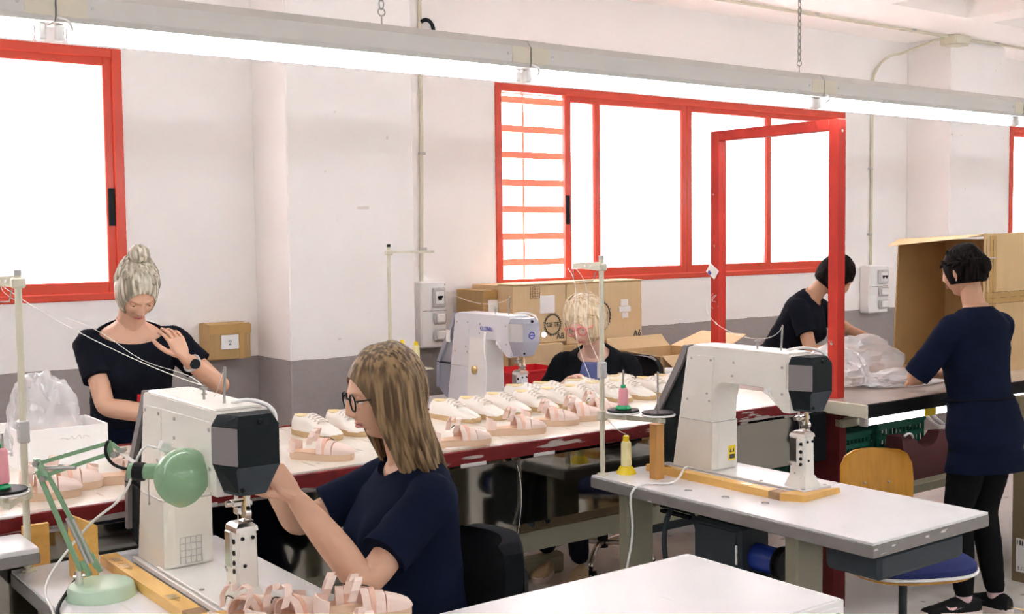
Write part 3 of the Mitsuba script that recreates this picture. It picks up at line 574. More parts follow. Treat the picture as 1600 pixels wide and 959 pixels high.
def stand(x, y, z, top, label, arm, discs=(), clamp=None, bar=None):
    k = thing('thread_stand', label, 'thread stand')
    part(k, 'flange', lathe([(0, 0), (.020, 0), (.020, .004), (.012, .008), (0, .008)], 16, (x, y, z)), 'm_polecream', 30)
    part(k, 'pole', cyl((x, y, z + .006), (x, y, top), .0085, n=14), 'm_polecream', 30)
    part(k, 'cap', cyl((x, y, top), (x, y, top + .014), .0088, n=14), 'm_lgrey' if not bar else 'm_dgrey', 30)
    if arm is not None:
        a = V(*arm); d = a - V(x, y, a[2]); d[2] = 0
        n = np.cross(d / np.linalg.norm(d), (0, 0, 1)); z0 = a[2]
        q = lambda t, s, zz: V(x, y, 0) + d * t + n * s + V(0, 0, zz)
        part(k, 'arm', hull([q(t, s, zz) for t, hh in ((-.05, .016), (1, .008)) for s in (-.003, .003) for zz in (z0 - hh, z0 + hh)] if not bar else [q(t, s, zz) for t in (0, 1) for s in (-.004, .004) for zz in (z0 - .006, z0 + .006)]), 'm_polecream')
        part(k, 'arm_clamp', cat([box(x - .016, x + .016, y - .014, y + .014, z0 - .016, z0 + .010, .004)]), 'm_polecream')
        for t in ((.35, .55) if not bar else (.5, .95)): part(k, 'eyelet', cyl(q(t, -.005, z0), q(t, .005, z0), .0045, n=10), 'm_paper' if not bar else 'm_steel')
        if not bar: part(k, 'guide_wire', tube([q(1, 0, z0 - .006), q(1, 0, z0 - .05), q(.9, 0, z0 - .055), q(.3, 0, z0 - .05), q(.2, 0, z0 - .02)], .0018, 5), 'm_steel')
    if clamp: part(k, 'coupler', cat([box(x - .013, x + .013, y - .013, y + .013, clamp - .028, clamp + .028, .003), cyl((x - .016, y - .006, clamp + .014), (x - .010, y - .006, clamp + .014), .005, n=8), cyl((x - .016, y - .006, clamp - .014), (x - .010, y - .006, clamp - .014), .005, n=8)]), 'm_lgrey', kind='stuff')
    if discs:
        (cx, cy, cz), ds = discs
        part(k, 'cross_arm', hull([V(x, y, cz) + V(0, 0, s) * .008 + V(a, b, 0) for s in (-1, 1) for a, b in ((-.006, .006), (.006, -.006))] + [V(cx, cy, cz) + V(a, b, .008 * s) for s in (-1, 1) for a, b in ((-.006, .006), (.006, -.006))]), 'm_polecream')
        part(k, 'arm_clamp', box(x - .014, x + .014, y - .014, y + .014, cz - .018, cz + .018, .004), 'm_polecream')
        for dx, dy, dz in ds:
            di = part(k, 'disc', lathe([(0, 0), (.056, 0), (.058, .003), (.056, .006), (.05, .0065), (0, .0055)], 28, (dx, dy, dz)), 'm_white' , 30)
            part(di, 'pad', lathe([(0, .0058), (.050, .0068), (.054, .009), (.052, .0125), (0, .0125)], 28, (dx, dy, dz)), 'm_black', 30)
            part(di, 'spindle', cyl((dx, dy, dz), (dx, dy, dz + .145), .0032, n=8), 'm_steel')
            part(di, 'bush', cyl((dx, dy, cz - .006), (dx, dy, dz), .010, n=10), 'm_polecream')
    return k
stand(2.60, 2.962, TZ, 1.535, 'cream thread stand on the white table at right with two black discs', (2.60, 3.11, 1.513), (( 2.672, 2.742, 1.005), [(2.615, 2.872, 1.022), (2.665, 2.758, 1.022)]), 1.16)
spool(2.615, 2.872, 1.036, 'pink thread spool with green base on the black disc of the right stand')
cone(2.68, 2.93, TZ, 'yellow-based thread cone standing on the white table at right')
stand(.738, 3.00, TZ, 1.535, 'cream thread stand at the left picture edge on the white table', (.70, 3.14, 1.52), ((.66, 2.86, 1.0), [(.665, 2.90, 1.022)]), 1.15)
spool(.655, 2.905, 1.036, 'pink thread spool with green base at the left picture edge', .10, .022)
stand(2.925, 4.90, TZ, 1.57, 'thin cream thread stand behind the long-haired woman before the pillar', (3.10, 4.76, 1.545), (), 1.09, True)
cone(2.975, 4.87, .985, 'left yellow thread cone on the stand behind the long-haired woman'); cone(3.03, 4.83, .975, 'right yellow thread cone on the stand behind the long-haired woman')
part('thread_stand_002', 'tray', box(2.90, 3.10, 4.78, 4.92, .967, .974, .003), 'm_polecream')
def block(x, y, h, label, w=.046, cut=False):
    pts = [(a, b, 0) for a in (x - w / 2, x + w / 2) for b in (y - w / 2, y + w / 2)]
    solo('wood_block', hull([V(*p) + V(0, 0, TZ) for p in pts] + [V(p[0], p[1], TZ + h - (.03 if cut and p[0] > x else 0)) for p in pts]), 'm_woodblock' if not cut else 'm_wood', label, 'wood block')
block(2.70, 2.80, .185, 'upright brown wood block on the white table under the black discs', .034)
block(.835, 2.87, .155, 'upright yellow wood block with slanted top beside the green lamp', .055, True)

# ------------------------------------------------------------------ shoes
def loft(rings, cap=True):
    n = len(rings[0]); v = np.vstack(rings); k = len(rings); f = []
    for s in range(k - 1):
        for i in range(n):
            j = (i + 1) % n; f += [(s * n + i, s * n + j, s * n + n + j), (s * n + i, s * n + n + j, s * n + n + i)]
    if cap:
        v = np.vstack([v, rings[0].mean(0), rings[-1].mean(0)])
        for i in range(n):
            j = (i + 1) % n; f += [(j, i, k * n), ((k - 1) * n + i, (k - 1) * n + j, k * n + 1)]
    m = trimesh.Trimesh(v, np.array(f), process=False)
    if m.volume < 0: m.invert()
    return m
def foot_outline(s=1.0, L=.25, n=40):
    """Foot print, toe at -y, heel at +y."""
    t = np.linspace(0, 2 * np.pi, n, endpoint=False); y = .5 * L * np.cos(t)
    u = (y / L + .5)                                  # 0 toe .. 1 heel
    wd = np.where(u < .35, .046 * np.sqrt(np.clip(1 - ((.35 - u) / .36) ** 2, 0, 1)), .046 - .014 * np.clip((u - .35) / .5, 0, 1))
    wd = np.where(u > .85, wd * np.sqrt(np.clip(1 - ((u - .85) / .151) ** 2, 0, 1)), wd)
    x = np.where(np.sin(t) >= 0, wd, -wd) * np.minimum(1, np.abs(np.sin(t)) * 9) * s
    return np.stack([x, y * (1 + (s - 1) * .4)], 1)
def slab(o, z0, z1, taper=.97):
    c = o.mean(0); q = lambda k, z: np.c_[c + (o - c) * k, np.full(len(o), z)]
    return loft([q(taper, z0), q(1, z0 + .3 * (z1 - z0)), q(1, z1 - .002), q(.985, z1)])
def sneaker_parts():
    o = foot_outline(1.0, .255)
    sole = slab(o, 0, .020)
    ys = np.linspace(.118, -.122, 16); hs = [.062, .074, .076, .074, .073, .074, .075, .072, .066, .059, .052, .046, .041, .036, .030, .021]
    rings = []
    for y, h in zip(ys, hs):
        u = y / .255 + .5; wd = np.interp(u, [0, .02, .08, .2, .35, .6, .85, .95, 1], [.0, .018, .033, .043, .0445, .038, .032, .024, .006])
        t = np.linspace(0, np.pi, 15); cs, sn = np.cos(t), np.sin(t); k = .62 if y < .02 else .45
        x = wd * np.sign(cs) * np.abs(cs) ** k * (1 - .22 * sn ** 3); z = .016 + (h - .016) * sn ** .75
        rings.append(np.stack([x, np.full(15, y), z], 1))
    up = loft(rings)
    # opening: a recess at the ankle, lined in cream
    cut = ell((0, .068, .083), (.024, .046, .042), 3)
    upper = from_m(to_m(up) - to_m(cut))
    lin = lathe([(.0, .0), (.7, .0), (.93, .35), (1.0, .62), (1.06, .66), (1.03, .72), (.94, .66), (.86, .36), (.6, .06), (0, .06)], 24)
    lin.apply_scale((.0235, .0445, .035)); lin.apply_translation((0, .068, .047))
    tongue = hull([(x, y, z) for x, y, z in [(-.017, .026, .070), (.017, .026, .070), (-.013, .033, .079), (.013, .033, .079), (-.012, .029, .081), (.012, .029, .081), (-.018, -.045, .060), (.018, -.045, .060), (-.016, .02, .060), (.016, .02, .060)]])
    laces = []
    for i in range(4):
        y = .016 - i * .017; z = .0775 - i * .0045
        laces.append(tube([(-.023, y - .002, z - .012), (-.012, y, z - .001), (0, y - .001, z + .0015), (.012, y, z - .001), (.023, y - .002, z - .012)], .0028, 5))
    return dict(sole=(sole, 'm_sole', 40), upper=(upper, 'm_sneaker_white', 40), lining=(lin, 'm_insole', 40), tongue=(tongue, 'm_sneaker_white', 30), lace=(laces, 'm_lace', True))
def strap(w, y0, y1, x, z0, h, n=9, th=.0022, width=.018, skew=0):
    """A band arched over the foot from side to side."""
    t = np.linspace(0, np.pi, n); c = np.stack([x * np.cos(t), y0 + (y1 - y0) * t / np.pi + skew * np.sin(t), z0 + h * np.sin(t) ** .8], 1)
    d = V(0, 1, 0) * width / 2; nrm = np.stack([np.cos(t), 0 * t, np.sin(t)], 1) * th
    return loft([np.array([p - d - q, p + d - q, p + d + q, p - d + q]) for p, q in zip(c, nrm)])
def sandal_parts():
    o = foot_outline(.88, .225)
    sole = slab(o, 0, .022); bed = slab(o * .95, .0215, .026)
    ys = np.linspace(-.108, -.048, 8); rings = []
    for y in ys:
        u = (y + .108) / .06; wd = .0385 * math.sqrt(max(0.04, 1 - (1 - u) ** 2 * .96)); h = .024 + .028 * u ** .5
        t = np.linspace(0, np.pi, 13); rings.append(np.stack([wd * np.cos(t), np.full(13, y), .022 + (h - .018) * np.sin(t) ** .7], 1))
    toe = loft(rings)
    st = [strap(0, -.03, -.035, .039, .022, .036, width=.022), strap(0, .005, -.005, .036, .022, .044, width=.018)]
    band = strap(0, -.012, -.020, .0365, .022, .045, width=.012)
    t = np.linspace(-.4 * np.pi, 1.4 * np.pi, 1)
    a = np.linspace(-1.15, 1.15, 9); hc = np.stack([.034 * np.sin(a), .058 + .050 * np.cos(a), 0 * a], 1)
    heel = loft([np.array([p + V(0, 0, .022), p * V(1.06, 1.03, 1) + V(0, 0, .022), p * V(.98, 1, 1) + V(0, 0, .066 - .012 * abs(q)), p * V(.92, .97, 1) + V(0, 0, .066 - .012 * abs(q))]) for p, q in zip(hc, a)])
    tabs = []
    for sx, sy in ((-1, .03), (1, .035)):
        c = np.array([(sx * .030, sy, .05), (sx * .036, sy - .008, .075), (sx * .028, sy - .016, .094), (sx * .012, sy - .018, .098), (sx * .004, sy - .012, .086)])
        d = V(0, .009, 0); tabs.append(loft([np.array([p - d + V(.0016, 0, 0), p + d + V(.0016, 0, 0), p + d - V(.0016, 0, 0), p - d - V(.0016, 0, 0)]) for p in c]))
    buck = tube([(.034, .02, .055), (.046, .0, .062), (.050, -.025, .050), (.045, -.04, .035)], .0016, 5, 10)
    return dict(sole=(sole, 'm_footbed', 40), footbed=(bed, 'm_footbed', 40), toe_cap=(toe, 'm_pinkleather', 40), strap=(st + [heel] + tabs, 'm_pinkleather', 35), band=(band, 'm_pinkband', 30), thread=(buck, 'm_ink', True))
def shoe_protos(parts):
    out = []
    for name, (m, mat, sm) in parts.items():
        for i, q in enumerate(m if isinstance(m, list) else [m]):
            out.append((name if i == 0 else f'{name}_{i:03d}', mikit.ply(q, mat, smooth=sm)))
    return out
SNK, SND = shoe_protos(sneaker_parts()), shoe_protos(sandal_parts())
def shoe(proto, name, x, y, z, yaw, label, cat_, group, tilt=0, s=1.0, flip=1, roll=0):
    k = thing(name, label, cat_, group)
    M = T().translate([x, y, z]).rotate([0, 0, 1], yaw).rotate([1, 0, 0], tilt).rotate([0, 1, 0], roll).scale([s, s, s])
    for n, d in proto:
        scene[f'{k}__{n}'] = {**d, 'to_world': M}; USED.add(f'{k}__{n}')
ORD = ['first', 'second', 'third', 'fourth', 'fifth', 'sixth', 'seventh', 'eighth', 'ninth', 'tenth', 'eleventh', 'twelfth', 'thirteenth', 'fourteenth']
# front row of white sneakers: heels towards the wall, toes towards us
fx = [1.86, 1.985, 2.44, 2.56, 2.70, 2.83, 2.965, 3.09, 3.235, 3.36, 3.50, 3.62]
for i, x in enumerate(fx):
    shoe(SNK, 'sneaker', x + .02, 3.66 + RNG.uniform(-.015, .015), BZ, RNG.uniform(2, 12), f'white sneaker with cream lining, {ORD[i]} from the left in the long front row', 'shoe', 'white sneakers in the long front row')
for i, (x, y, a) in enumerate([(2.98, 3.86, 40), (3.10, 3.84, 25), (3.30, 3.86, 70), (3.52, 3.87, 80)]):
    shoe(SNK, 'sneaker', x, y - .02, BZ, a, f'white sneaker behind the long row, {ORD[i]} from the left before the pale machine', 'shoe', 'white sneakers behind the long row')
for i, (x, y, a) in enumerate([(1.70, 3.28, 40), (2.17, 3.19, 74), (2.45, 3.25, 66), (2.66, 3.32, 60), (2.80, 3.34, 64), (2.93, 3.38, 70)]):
    shoe(SND, 'sandal', x, y, BZ, a, f'pale pink strapped sandal, {ORD[i]} from the left in front of the white sneakers', 'sandal', 'pink sandals in front of the sneakers')
for i, (x, y, a) in enumerate([(.56, 3.22, 70), (.84, 3.27, 76), (.92, 3.34, 80), (1.10, 3.33, 74)]):
    shoe(SND, 'sandal', x, y, BZ, a, f'pale pink sandal on the bench behind the green lamp, {ORD[i]} from the left', 'sandal', 'pink sandals behind the green lamp', s=1.02)
for i, (x, y, z, a, t, r) in enumerate([(1.00, 2.30, TZ, 118, 0, 0), (1.075, 2.235, TZ, 100, 0, 8), (1.20, 2.14, TZ + .016, 66, 0, 0), (1.19, 2.23, TZ, 58, 0, 0), (1.13, 1.98, TZ, 75, 0, 0)]):
    shoe(SND, 'sandal', x - .01, y - .02, z, a, ['pale pink sandal lying under the needle post at lower left', 'pale pink sandal leaning beside the needle post at lower left', 'large pale pink sandal topmost of the pile at the lower table edge', 'pale pink sandal lying beneath the topmost one of the pile', 'pale pink sandal at the bottom edge, rightmost of the lower pile'][i], 'sandal', 'pink sandals on the white table at lower left', tilt=t, roll=r, s=.95)

# ------------------------------------------------------------------ plastic bags, cartons, crates
def bag(x, y, z, r, seed, label, squash=.6, mat='m_bag', sub=4, amp=.22, name='plastic_bag', top=None):
    m = trimesh.creation.icosphere(subdivisions=sub); v = m.vertices
    n = meshkit.fbm(v * 1.6 + seed * 3.1, 3, seed); c = np.abs(meshkit.noise(v * 3.2 + seed, seed) - .5) * 2; c2 = np.abs(meshkit.noise(v * 7 + seed, seed + 1) - .5) * 2
    v = v * (1 + amp * (n - .5) * 2.2 + .16 * (.5 - c) + .09 * (.5 - c2))[:, None] * np.asarray(r)
    v[:, 2] = np.where(v[:, 2] < 0, v[:, 2] * .12, v[:, 2] * 1.0)
    v[:, 2] -= v[:, 2].min()
    m = trimesh.Trimesh(v + V(x, y, z), m.faces, process=False)
    k = thing(name, label, 'bag'); part(k, 'film', m, mat, 22)
    if top is not None:
        a = V(x, y, z) + V(*top); part(k, 'twist', tube([a - V(0, 0, .03), a + V(.01, .0, .01), a + V(.04, .01, .035), a + V(.02, .02, .05)], [.02, .012, .02, .03], 7, 12), mat, True)
    return k
def carton(x0, x1, y0, y1, z0, z1, label, mat='m_card', flaps=(), open_=True, tape=True, th=.006):
    k = thing('cardboard_box', label, 'box')
    if open_:
        part(k, 'front', box(x0, x1, y0, y0 + th, z0, z1), mat); part(k, 'back', box(x0, x1, y1 - th, y1, z0, z1), mat)
        part(k, 'side', box(x0, x0 + th, y0 + th, y1 - th, z0, z1), mat); part(k, 'side', box(x1 - th, x1, y0 + th, y1 - th, z0, z1), mat)
        part(k, 'bottom', box(x0 + th, x1 - th, y0 + th, y1 - th, z0, z0 + th), mat)
    else:
        part(k, 'body', box(x0, x1, y0, y1, z0, z1, .004), mat)
    return k
# white open box with a crumpled bag at left on the bench
k = thing('white_box', 'white cardboard tray box holding a crumpled clear bag on the bench at left', 'box')
for n_, b in (('front', (.895, 1.165, 3.70, 3.706, BZ, BZ + .12)), ('back', (.895, 1.165, 3.92, 3.926, BZ, BZ + .12)), ('side', (.895, .901, 3.706, 3.92, BZ, BZ + .12)), ('side', (1.159, 1.165, 3.706, 3.92, BZ, BZ + .12)), ('bottom', (.901, 1.159, 3.706, 3.92, BZ, BZ + .006))):
    part(k, n_, box(*b), 'm_paper')
part(k, 'print', tube([(1.02 + .008 * i, 3.6995, BZ + .085 + .004 * math.sin(i * 2.1) + .003 * math.sin(i * 3.7)) for i in range(12)], .0006, 4, 60), 'm_lgrey')
bag(1.0, 3.81, BZ + .02, (.11, .09, .23), 3, 'crumpled clear plastic bag bulging out of the white box at left', amp=.20)
part('plastic_bag', 'contents', cat([ell((.94 + .028 * (i % 6), 3.76 + .03 * (i % 4), BZ + .07 + .012 * (i % 3)), (.035, .022, .022), 1) for i in range(20)]), 'm_pinkleather', True, kind='stuff', label='pink shoe pieces')
# small taped box on the wall
k = thing('cardboard_box', 'small brown taped box with a white 2 label against the wall behind the raised hand', 'box')
part(k, 'body', box(2.19, 2.40, 5.36, 5.498, 1.03, 1.205, .004), 'm_card_dark')
part(k, 'tape', cat([box(2.188, 2.402, 5.357, 5.36, 1.155, 1.20), box(2.34, 2.365, 5.3565, 5.36, 1.03, 1.205)]), 'm_tape', kind='stuff')
part(k, 'label', box(2.245, 2.335, 5.354, 5.357, 1.08, 1.15), 'm_paper'); part(k, 'number', text3('2', .022, (2.29, 5.3535, 1.112), (1, 0, 0), (0, 0, 1), .0006), 'm_ink')
# stacked cartons behind the blonde woman
def logo(k, x, y, z, r, mat='m_ink'):
    e = part(k, 'emblem', cat([ring((x, y - .001, z), r, .003, (0, 1, 0), 28, 5)]), mat)
    part(e, 'lettering', text3('CE TE', r * .42, (x, y - .002, z), (1, 0, 0), (0, 0, 1), .001, True), mat)
    part(e, 'teeth', cat([rot(box(x + r + .003, x + r + .010, y - .002, y, z - .002, z + .002), a, (0, 1, 0), (x, y, z)) for a in range(0, 360, 12)]), mat, kind='stuff')
k = carton(3.80, 4.175, 5.06, 5.45, 1.02, 1.345, 'pale carton marked A8 with a round stamp, left of the two behind the blonde woman', 'm_card_pale', open_=False)
part(k, 'flap', box(3.80, 4.175, 5.05, 5.20, 1.346, 1.352), 'm_card_pale'); part(k, 'paper_label', box(3.985, 4.09, 5.055, 5.06, 1.185, 1.285), 'm_paper'); logo(k, 4.075, 5.058, 1.12, .055)
part(k, 'marking', text3('A8', .030, (4.13, 5.059, 1.053), (1, 0, 0), (0, 0, 1), .0012, True), 'm_ink')
part(k, 'printed_grid', cat([box(3.92, 3.985, 5.0575, 5.06, 1.27 + i * .013, 1.2715 + i * .013) for i in range(6)] + [box(3.92 + .016 * j, 3.922 + .016 * j, 5.0575, 5.06, 1.27, 1.335) for j in range(5)]), 'm_inkbrown', kind='stuff')
k = carton(4.18, 4.76, 5.06, 5.45, 1.0, 1.345, 'pale carton marked A6 with a toothed round stamp, behind the blonde woman', 'm_card_pale', open_=False)
logo(k, 4.42, 5.058, 1.15, .085); part(k, 'marking', text3('A6', .034, (4.72, 5.059, 1.035), (1, 0, 0), (0, 0, 1), .0012, True), 'm_ink')
for b in ((4.59, 4.645, 1.20, 1.24), (4.575, 4.665, 1.165, 1.198), (4.60, 4.645, 1.13, 1.163)): part(k, 'paper_label', box(b[0], b[1], 5.055, 5.06, b[2], b[3]), 'm_paper')
part(k, 'flap', box(4.18, 4.76, 5.05, 5.25, 1.346, 1.352), 'm_card_pale')
carton(3.82, 4.12, 5.02, 5.44, .62, 1.018, 'carton under the A8 carton, behind the red crate', 'm_card_pale', open_=False)
carton(4.13, 4.75, 5.04, 5.44, .58, .998, 'carton under the A6 carton, hidden by the blonde woman', 'm_card', open_=False)
carton(3.8, 4.76, 4.98, 5.45, .0, .578, 'large carton on the floor at the base of the stack by the wall', 'm_card', open_=False)
k = thing('cardboard_box', 'small brown box with a white label left of the A8 carton', 'box')
part(k, 'body', box(3.70, 3.795, 5.20, 5.46, 1.17, 1.32, .003), 'm_card_dark'); part(k, 'tape', box(3.70, 3.795, 5.196, 5.20, 1.28, 1.315), 'm_tape'); part(k, 'label', box(3.73, 3.795, 5.192, 5.197, 1.18, 1.265), 'm_paper')
carton(3.68, 3.798, 5.10, 5.46, .579, 1.168, 'narrow upright carton under the small labelled box', 'm_card', open_=False)
k = thing('red_crate', 'bright red plastic tray behind the needle of the pale machine', 'crate')
part(k, 'front', box(3.50, 3.86, 4.70, 4.708, TZ + .015, .925, .002), 'm_redcrate'); part(k, 'side', box(3.50, 3.508, 4.708, 4.95, TZ + .015, .925), 'm_redcrate'); part(k, 'side', box(3.852, 3.86, 4.708, 4.95, TZ + .015, .925), 'm_redcrate')
part(k, 'back', box(3.50, 3.86, 4.942, 4.95, TZ + .015, .925), 'm_redcrate'); part(k, 'bottom', box(3.50, 3.86, 4.70, 4.95, TZ, TZ + .015), 'm_redcrate'); part(k, 'rim', box(3.496, 3.864, 4.692, 4.70, .913, .927, .003), 'm_redcrate')
k = thing('side_table', 'plain table carrying the red tray behind the pale machine', 'table')
part(k, 'top', box(3.485, 3.9, 4.62, 4.97, TZ - .03, TZ - .001), 'm_laminate')
for x in (3.50, 3.85):
    for y in (4.64, 4.93): part(k, 'leg', box(x, x + .03, y, y + .03, 0, TZ - .03), 'm_greyolive')
# open carton with spread flaps between shoe bench and red frame
k = carton(4.42, 4.92, 4.55, 4.98, .35, .955, 'open carton with flaps spread wide behind the cream machine', 'm_card')
def flap(a, b, c, d): part(k, 'flap', hull([V(*p) - V(0, 0, q) for p in (a, b, c, d) for q in (0, .005)]), 'm_card_pale')
flap((4.42, 4.55, .955), (4.42, 4.98, .955), (4.19, 4.57, 1.0), (4.19, 4.96, 1.0))
flap((4.92, 4.55, .955), (4.92, 4.98, .955), (5.16, 4.60, 1.03), (5.16, 4.96, 1.03))
flap((4.43, 4.98, .955), (4.91, 4.98, .955), (4.45, 5.03, 1.02), (4.89, 5.03, 1.02))
flap((4.43, 4.55, .955), (4.91, 4.55, .955), (4.46, 4.44, .86), (4.88, 4.44, .86))
solo('low_table', box(4.30, 5.0, 4.52, 4.97, 0, .349, .004), 'm_slate', 'low dark platform under the open carton', 'platform')
# big carton lying open on the packing bench
k = thing('cardboard_box', 'big brown carton lying open on its side on the packing bench', 'box')
X0, X1, Y0, Y1, Z1 = 5.20, 5.62, 3.13, 3.60, 1.575
part(k, 'inner_wall', hull([(X0 - .02, Y1 + .012, BZ), (X1, Y1, BZ), (X0, Y1, Z1), (X1, Y1, Z1), (X0 - .02, Y1 + .02, BZ), (X1, Y1 + .007, BZ), (X0, Y1 + .007, Z1), (X1, Y1 + .007, Z1)]), 'm_card_dark')
part(k, 'back_wall', box(X1 - .007, X1, Y0, Y1, BZ, Z1), 'm_card_dark'); part(k, 'bottom', box(X0, X1, Y0, Y1, BZ + .0005, BZ + .007), 'm_card')
part(k, 'top', hull([(X0, Y0, Z1 + .02), (X1, Y0, Z1 + .03), (X0, Y1, Z1), (X1, Y1, Z1), (X0, Y0, Z1 + .026), (X1, Y0, Z1 + .036), (X0, Y1, Z1 + .007), (X1, Y1, Z1 + .007)]), 'm_card')
part(k, 'top_flap', hull([(X0, Y0 + .01, Z1 + .02), (X0, Y1, Z1), (X0 - .16, Y0 + .04, Z1 + .005), (X0 - .14, Y1 - .02, Z1 - .03), (X0, Y0 + .01, Z1 + .025), (X0, Y1, Z1 + .006)]), 'm_card_pale')
sd = part(k, 'outer_side', box(X0, 6.0, Y0 - .007, Y0, BZ, Z1 + .03), 'm_card')
part(sd, 'tape', cat([box(X0 + .045, X0 + .10, Y0 - .009, Y0 - .007, BZ, Z1 + .02), box(X0, 6.0, Y0 - .0095, Y0 - .007, 1.265, 1.315)]), 'm_tape', kind='stuff')
part(sd, 'printed_line', cat([box(X0 + .012, X0 + .014, Y0 - .0105, Y0 - .0085, BZ, Z1), box(X0 + .07, X0 + .072, Y0 - .0105, Y0 - .0085, BZ, Z1), box(X0, 6.0, Y0 - .0105, Y0 - .0085, 1.317, 1.319), box(X0, 6.0, Y0 - .0105, Y0 - .0085, 1.262, 1.264)] + [box(X0 + .05 + .09 * i, X0 + .10 + .09 * i, Y0 - .0105, Y0 - .0085, 1.289, 1.2915) for i in range(7)]), 'm_inkbrown', kind='stuff')
part(sd, 'plastic_strip', box(X0 + .01, X0 + .09, Y0 - .012, Y0 - .0085, 1.483, 1.490), 'm_bag')
# bags on the packing bench
bag(4.34, 3.33, BZ, (.16, .14, .15), 5, 'crumpled clear bag right behind the foot of the red frame', mat='m_bag')
bag(4.80, 3.55, BZ, (.30, .13, .16), 8, 'long clear bag of pink shoes lying before the open carton', amp=.15)
bag(4.62, 3.18, BZ, (.22, .12, .055), 9, 'flat clear bag in front of the standing woman on the packing bench', amp=.3)
bag(4.20, 3.60, BZ, (.14, .13, .12), 12, 'small white bag between the posts of the red frame')
for i, (x, y, a, t) in enumerate([(4.44, 3.42, 62, 0), (4.78, 3.56, 75, 0), (4.92, 3.50, 70, 0)]):
    shoe(SNK if i == 0 else SND, 'sneaker' if i == 0 else 'sandal', x, y, BZ + .002, a, ['lone white sneaker with tan sole on the packing bench', 'pink sandal in the long clear bag, left one', 'pink sandal in the long clear bag, right one'][i], 'shoe' if i == 0 else 'sandal', None)
shoe(SNK, 'sneaker', 3.86, 3.70, BZ, 75, 'white sneaker lying apart beside the papers behind the cream machine', 'shoe', None)
k = thing('paper_stack', 'white paper sheets on the bench end behind the cream machine', 'paper')
for i, (x, y, a) in enumerate(((3.62, 3.74, 8), (3.70, 3.52, 4), (3.84, 3.84, -12))): part(k, 'sheet', rot(box(x - .105, x + .105, y - .075, y + .075, BZ + .0005 + i * .001, BZ + .0013 + i * .001), a, (0, 0, 1), (x, y, 0)), 'm_paper')
solo('card_sheet', rot(box(2.10, 2.25, 3.145, 3.19, BZ + .0008, BZ + .0022), -6, (0, 0, 1), (2.2, 3.17, 0)), 'm_paper', 'small white card lying among the pink sandals on the bench edge', 'card')
# crate, bag and rear stuff under the packing bench
def plastic_crate(x0, x1, y0, y1, z0, z1, label):
    k = thing('plastic_crate', label, 'crate'); t = .006
    def grid(ax, a0, a1, c):
        ms = []; n = max(3, int((a1 - a0) / .026)); m = max(3, int((z1 - z0) / .045))
        for i in range(n + 1):
            a = a0 + (a1 - a0) * i / n; ms.append(box(a - .004, a + .004, c, c + t, z0, z1) if ax == 'x' else box(c, c + t, a - .004, a + .004, z0, z1))
        for j in range(m + 1):
            z = z0 + (z1 - z0) * j / m; h = .010 if 0 < j < m else .016; ms.append(box(a0, a1, c - .001, c + t + .001, z - h, z + h) if ax == 'x' else box(c - .001, c + t + .001, a0, a1, z - h, z + h))
        return cat(ms)
    part(k, 'front', grid('x', x0, x1, y0), 'm_crate', kind='stuff'); part(k, 'back', grid('x', x0, x1, y1), 'm_crate', kind='stuff')
    part(k, 'side', grid('y', y0, y1, x0), 'm_crate', kind='stuff'); part(k, 'side', grid('y', y0, y1, x1), 'm_crate', kind='stuff')
    part(k, 'bottom', box(x0, x1, y0, y1, z0 - .012, z0 - .002), 'm_crate'); part(k, 'rim', cat([box(x0 - .008, x1 + .014, y0 - .009, y0 + .002, z1, z1 + .016), box(x0 - .008, x1 + .014, y1 + .004, y1 + .015, z1, z1 + .016), box(x0 - .009, x0 + .002, y0, y1, z1, z1 + .016), box(x1 + .004, x1 + .015, y0, y1, z1, z1 + .016)]), 'm_crate', kind='stuff')
plastic_crate(4.16, 4.46, 3.24, 3.62, .513, .70, 'green perforated crate on the lower shelf of the packing bench, left one')
plastic_crate(4.50, 4.85, 3.22, 3.62, .513, .725, 'green perforated crate on the lower shelf of the packing bench, right one')
m = hull([(4.50, 3.06, .50), (4.86, 3.06, .50), (4.50, 3.19, .50), (4.86, 3.19, .50), (4.48, 3.08, .70), (4.52, 3.08, .71), (4.48, 3.16, .70), (4.56, 3.12, .66), (4.88, 3.10, .69), (4.84, 3.15, .69)])
m2 = to_m(m) - to_m(ell((4.68, 3.12, .75), (.13, .2, .12), 3))
k = thing('cloth_bag', 'dark maroon slumped bag on the lower shelf behind the wooden chair', 'bag'); part(k, 'body', from_m(m2), 'm_maroon', 30); part(k, 'trim', tube([(4.485, 3.07, .705), (4.52, 3.07, .714), (4.56, 3.075, .69)], .006, 6, 8), 'm_lgrey', True)
# carton standing on the floor at far right, and the card at the bottom right
k = thing('cardboard_box', 'brown carton with a printed white label standing on the floor behind the standing woman', 'box')
part(k, 'body', box(5.02, 5.55, 2.42, 2.86, 0, .86, .004), 'm_card_old'); part(k, 'tape', box(5.017, 5.02, 2.60, 2.68, 0, .86), 'm_tape')
lb = part(k, 'label', box(5.014, 5.018, 2.66, 2.835, .05, .205), 'm_paper')
part(lb, 'print', cat([box(5.0125, 5.0145, 2.83 - .012 * i - .004 * (1 + i % 2), 2.83 - .012 * i, .175, .198) for i in range(9)] + [box(5.0125, 5.0145, 2.79 - .009 * i - .006, 2.79 - .009 * i, .095 + .012 * j, .103 + .012 * j) for i in range(3) for j in range(4) if (i + j) % 2] + [box(5.0125, 5.0145, 2.67, 2.755, .10 + .017 * i, .105 + .017 * i) for i in range(5)]), 'm_ink', kind='stuff')
part(lb, 'lettering', text3('1 / 39 / 690 / M', .014, (5.0135, 2.755, .068), (0, -1, 0), (0, 0, 1), .0008, True), 'm_ink')
k = carton(3.72, 4.1, 1.75, 2.075, .0, .33, 'open pale carton at the bottom right corner on the floor', 'm_card_pale')
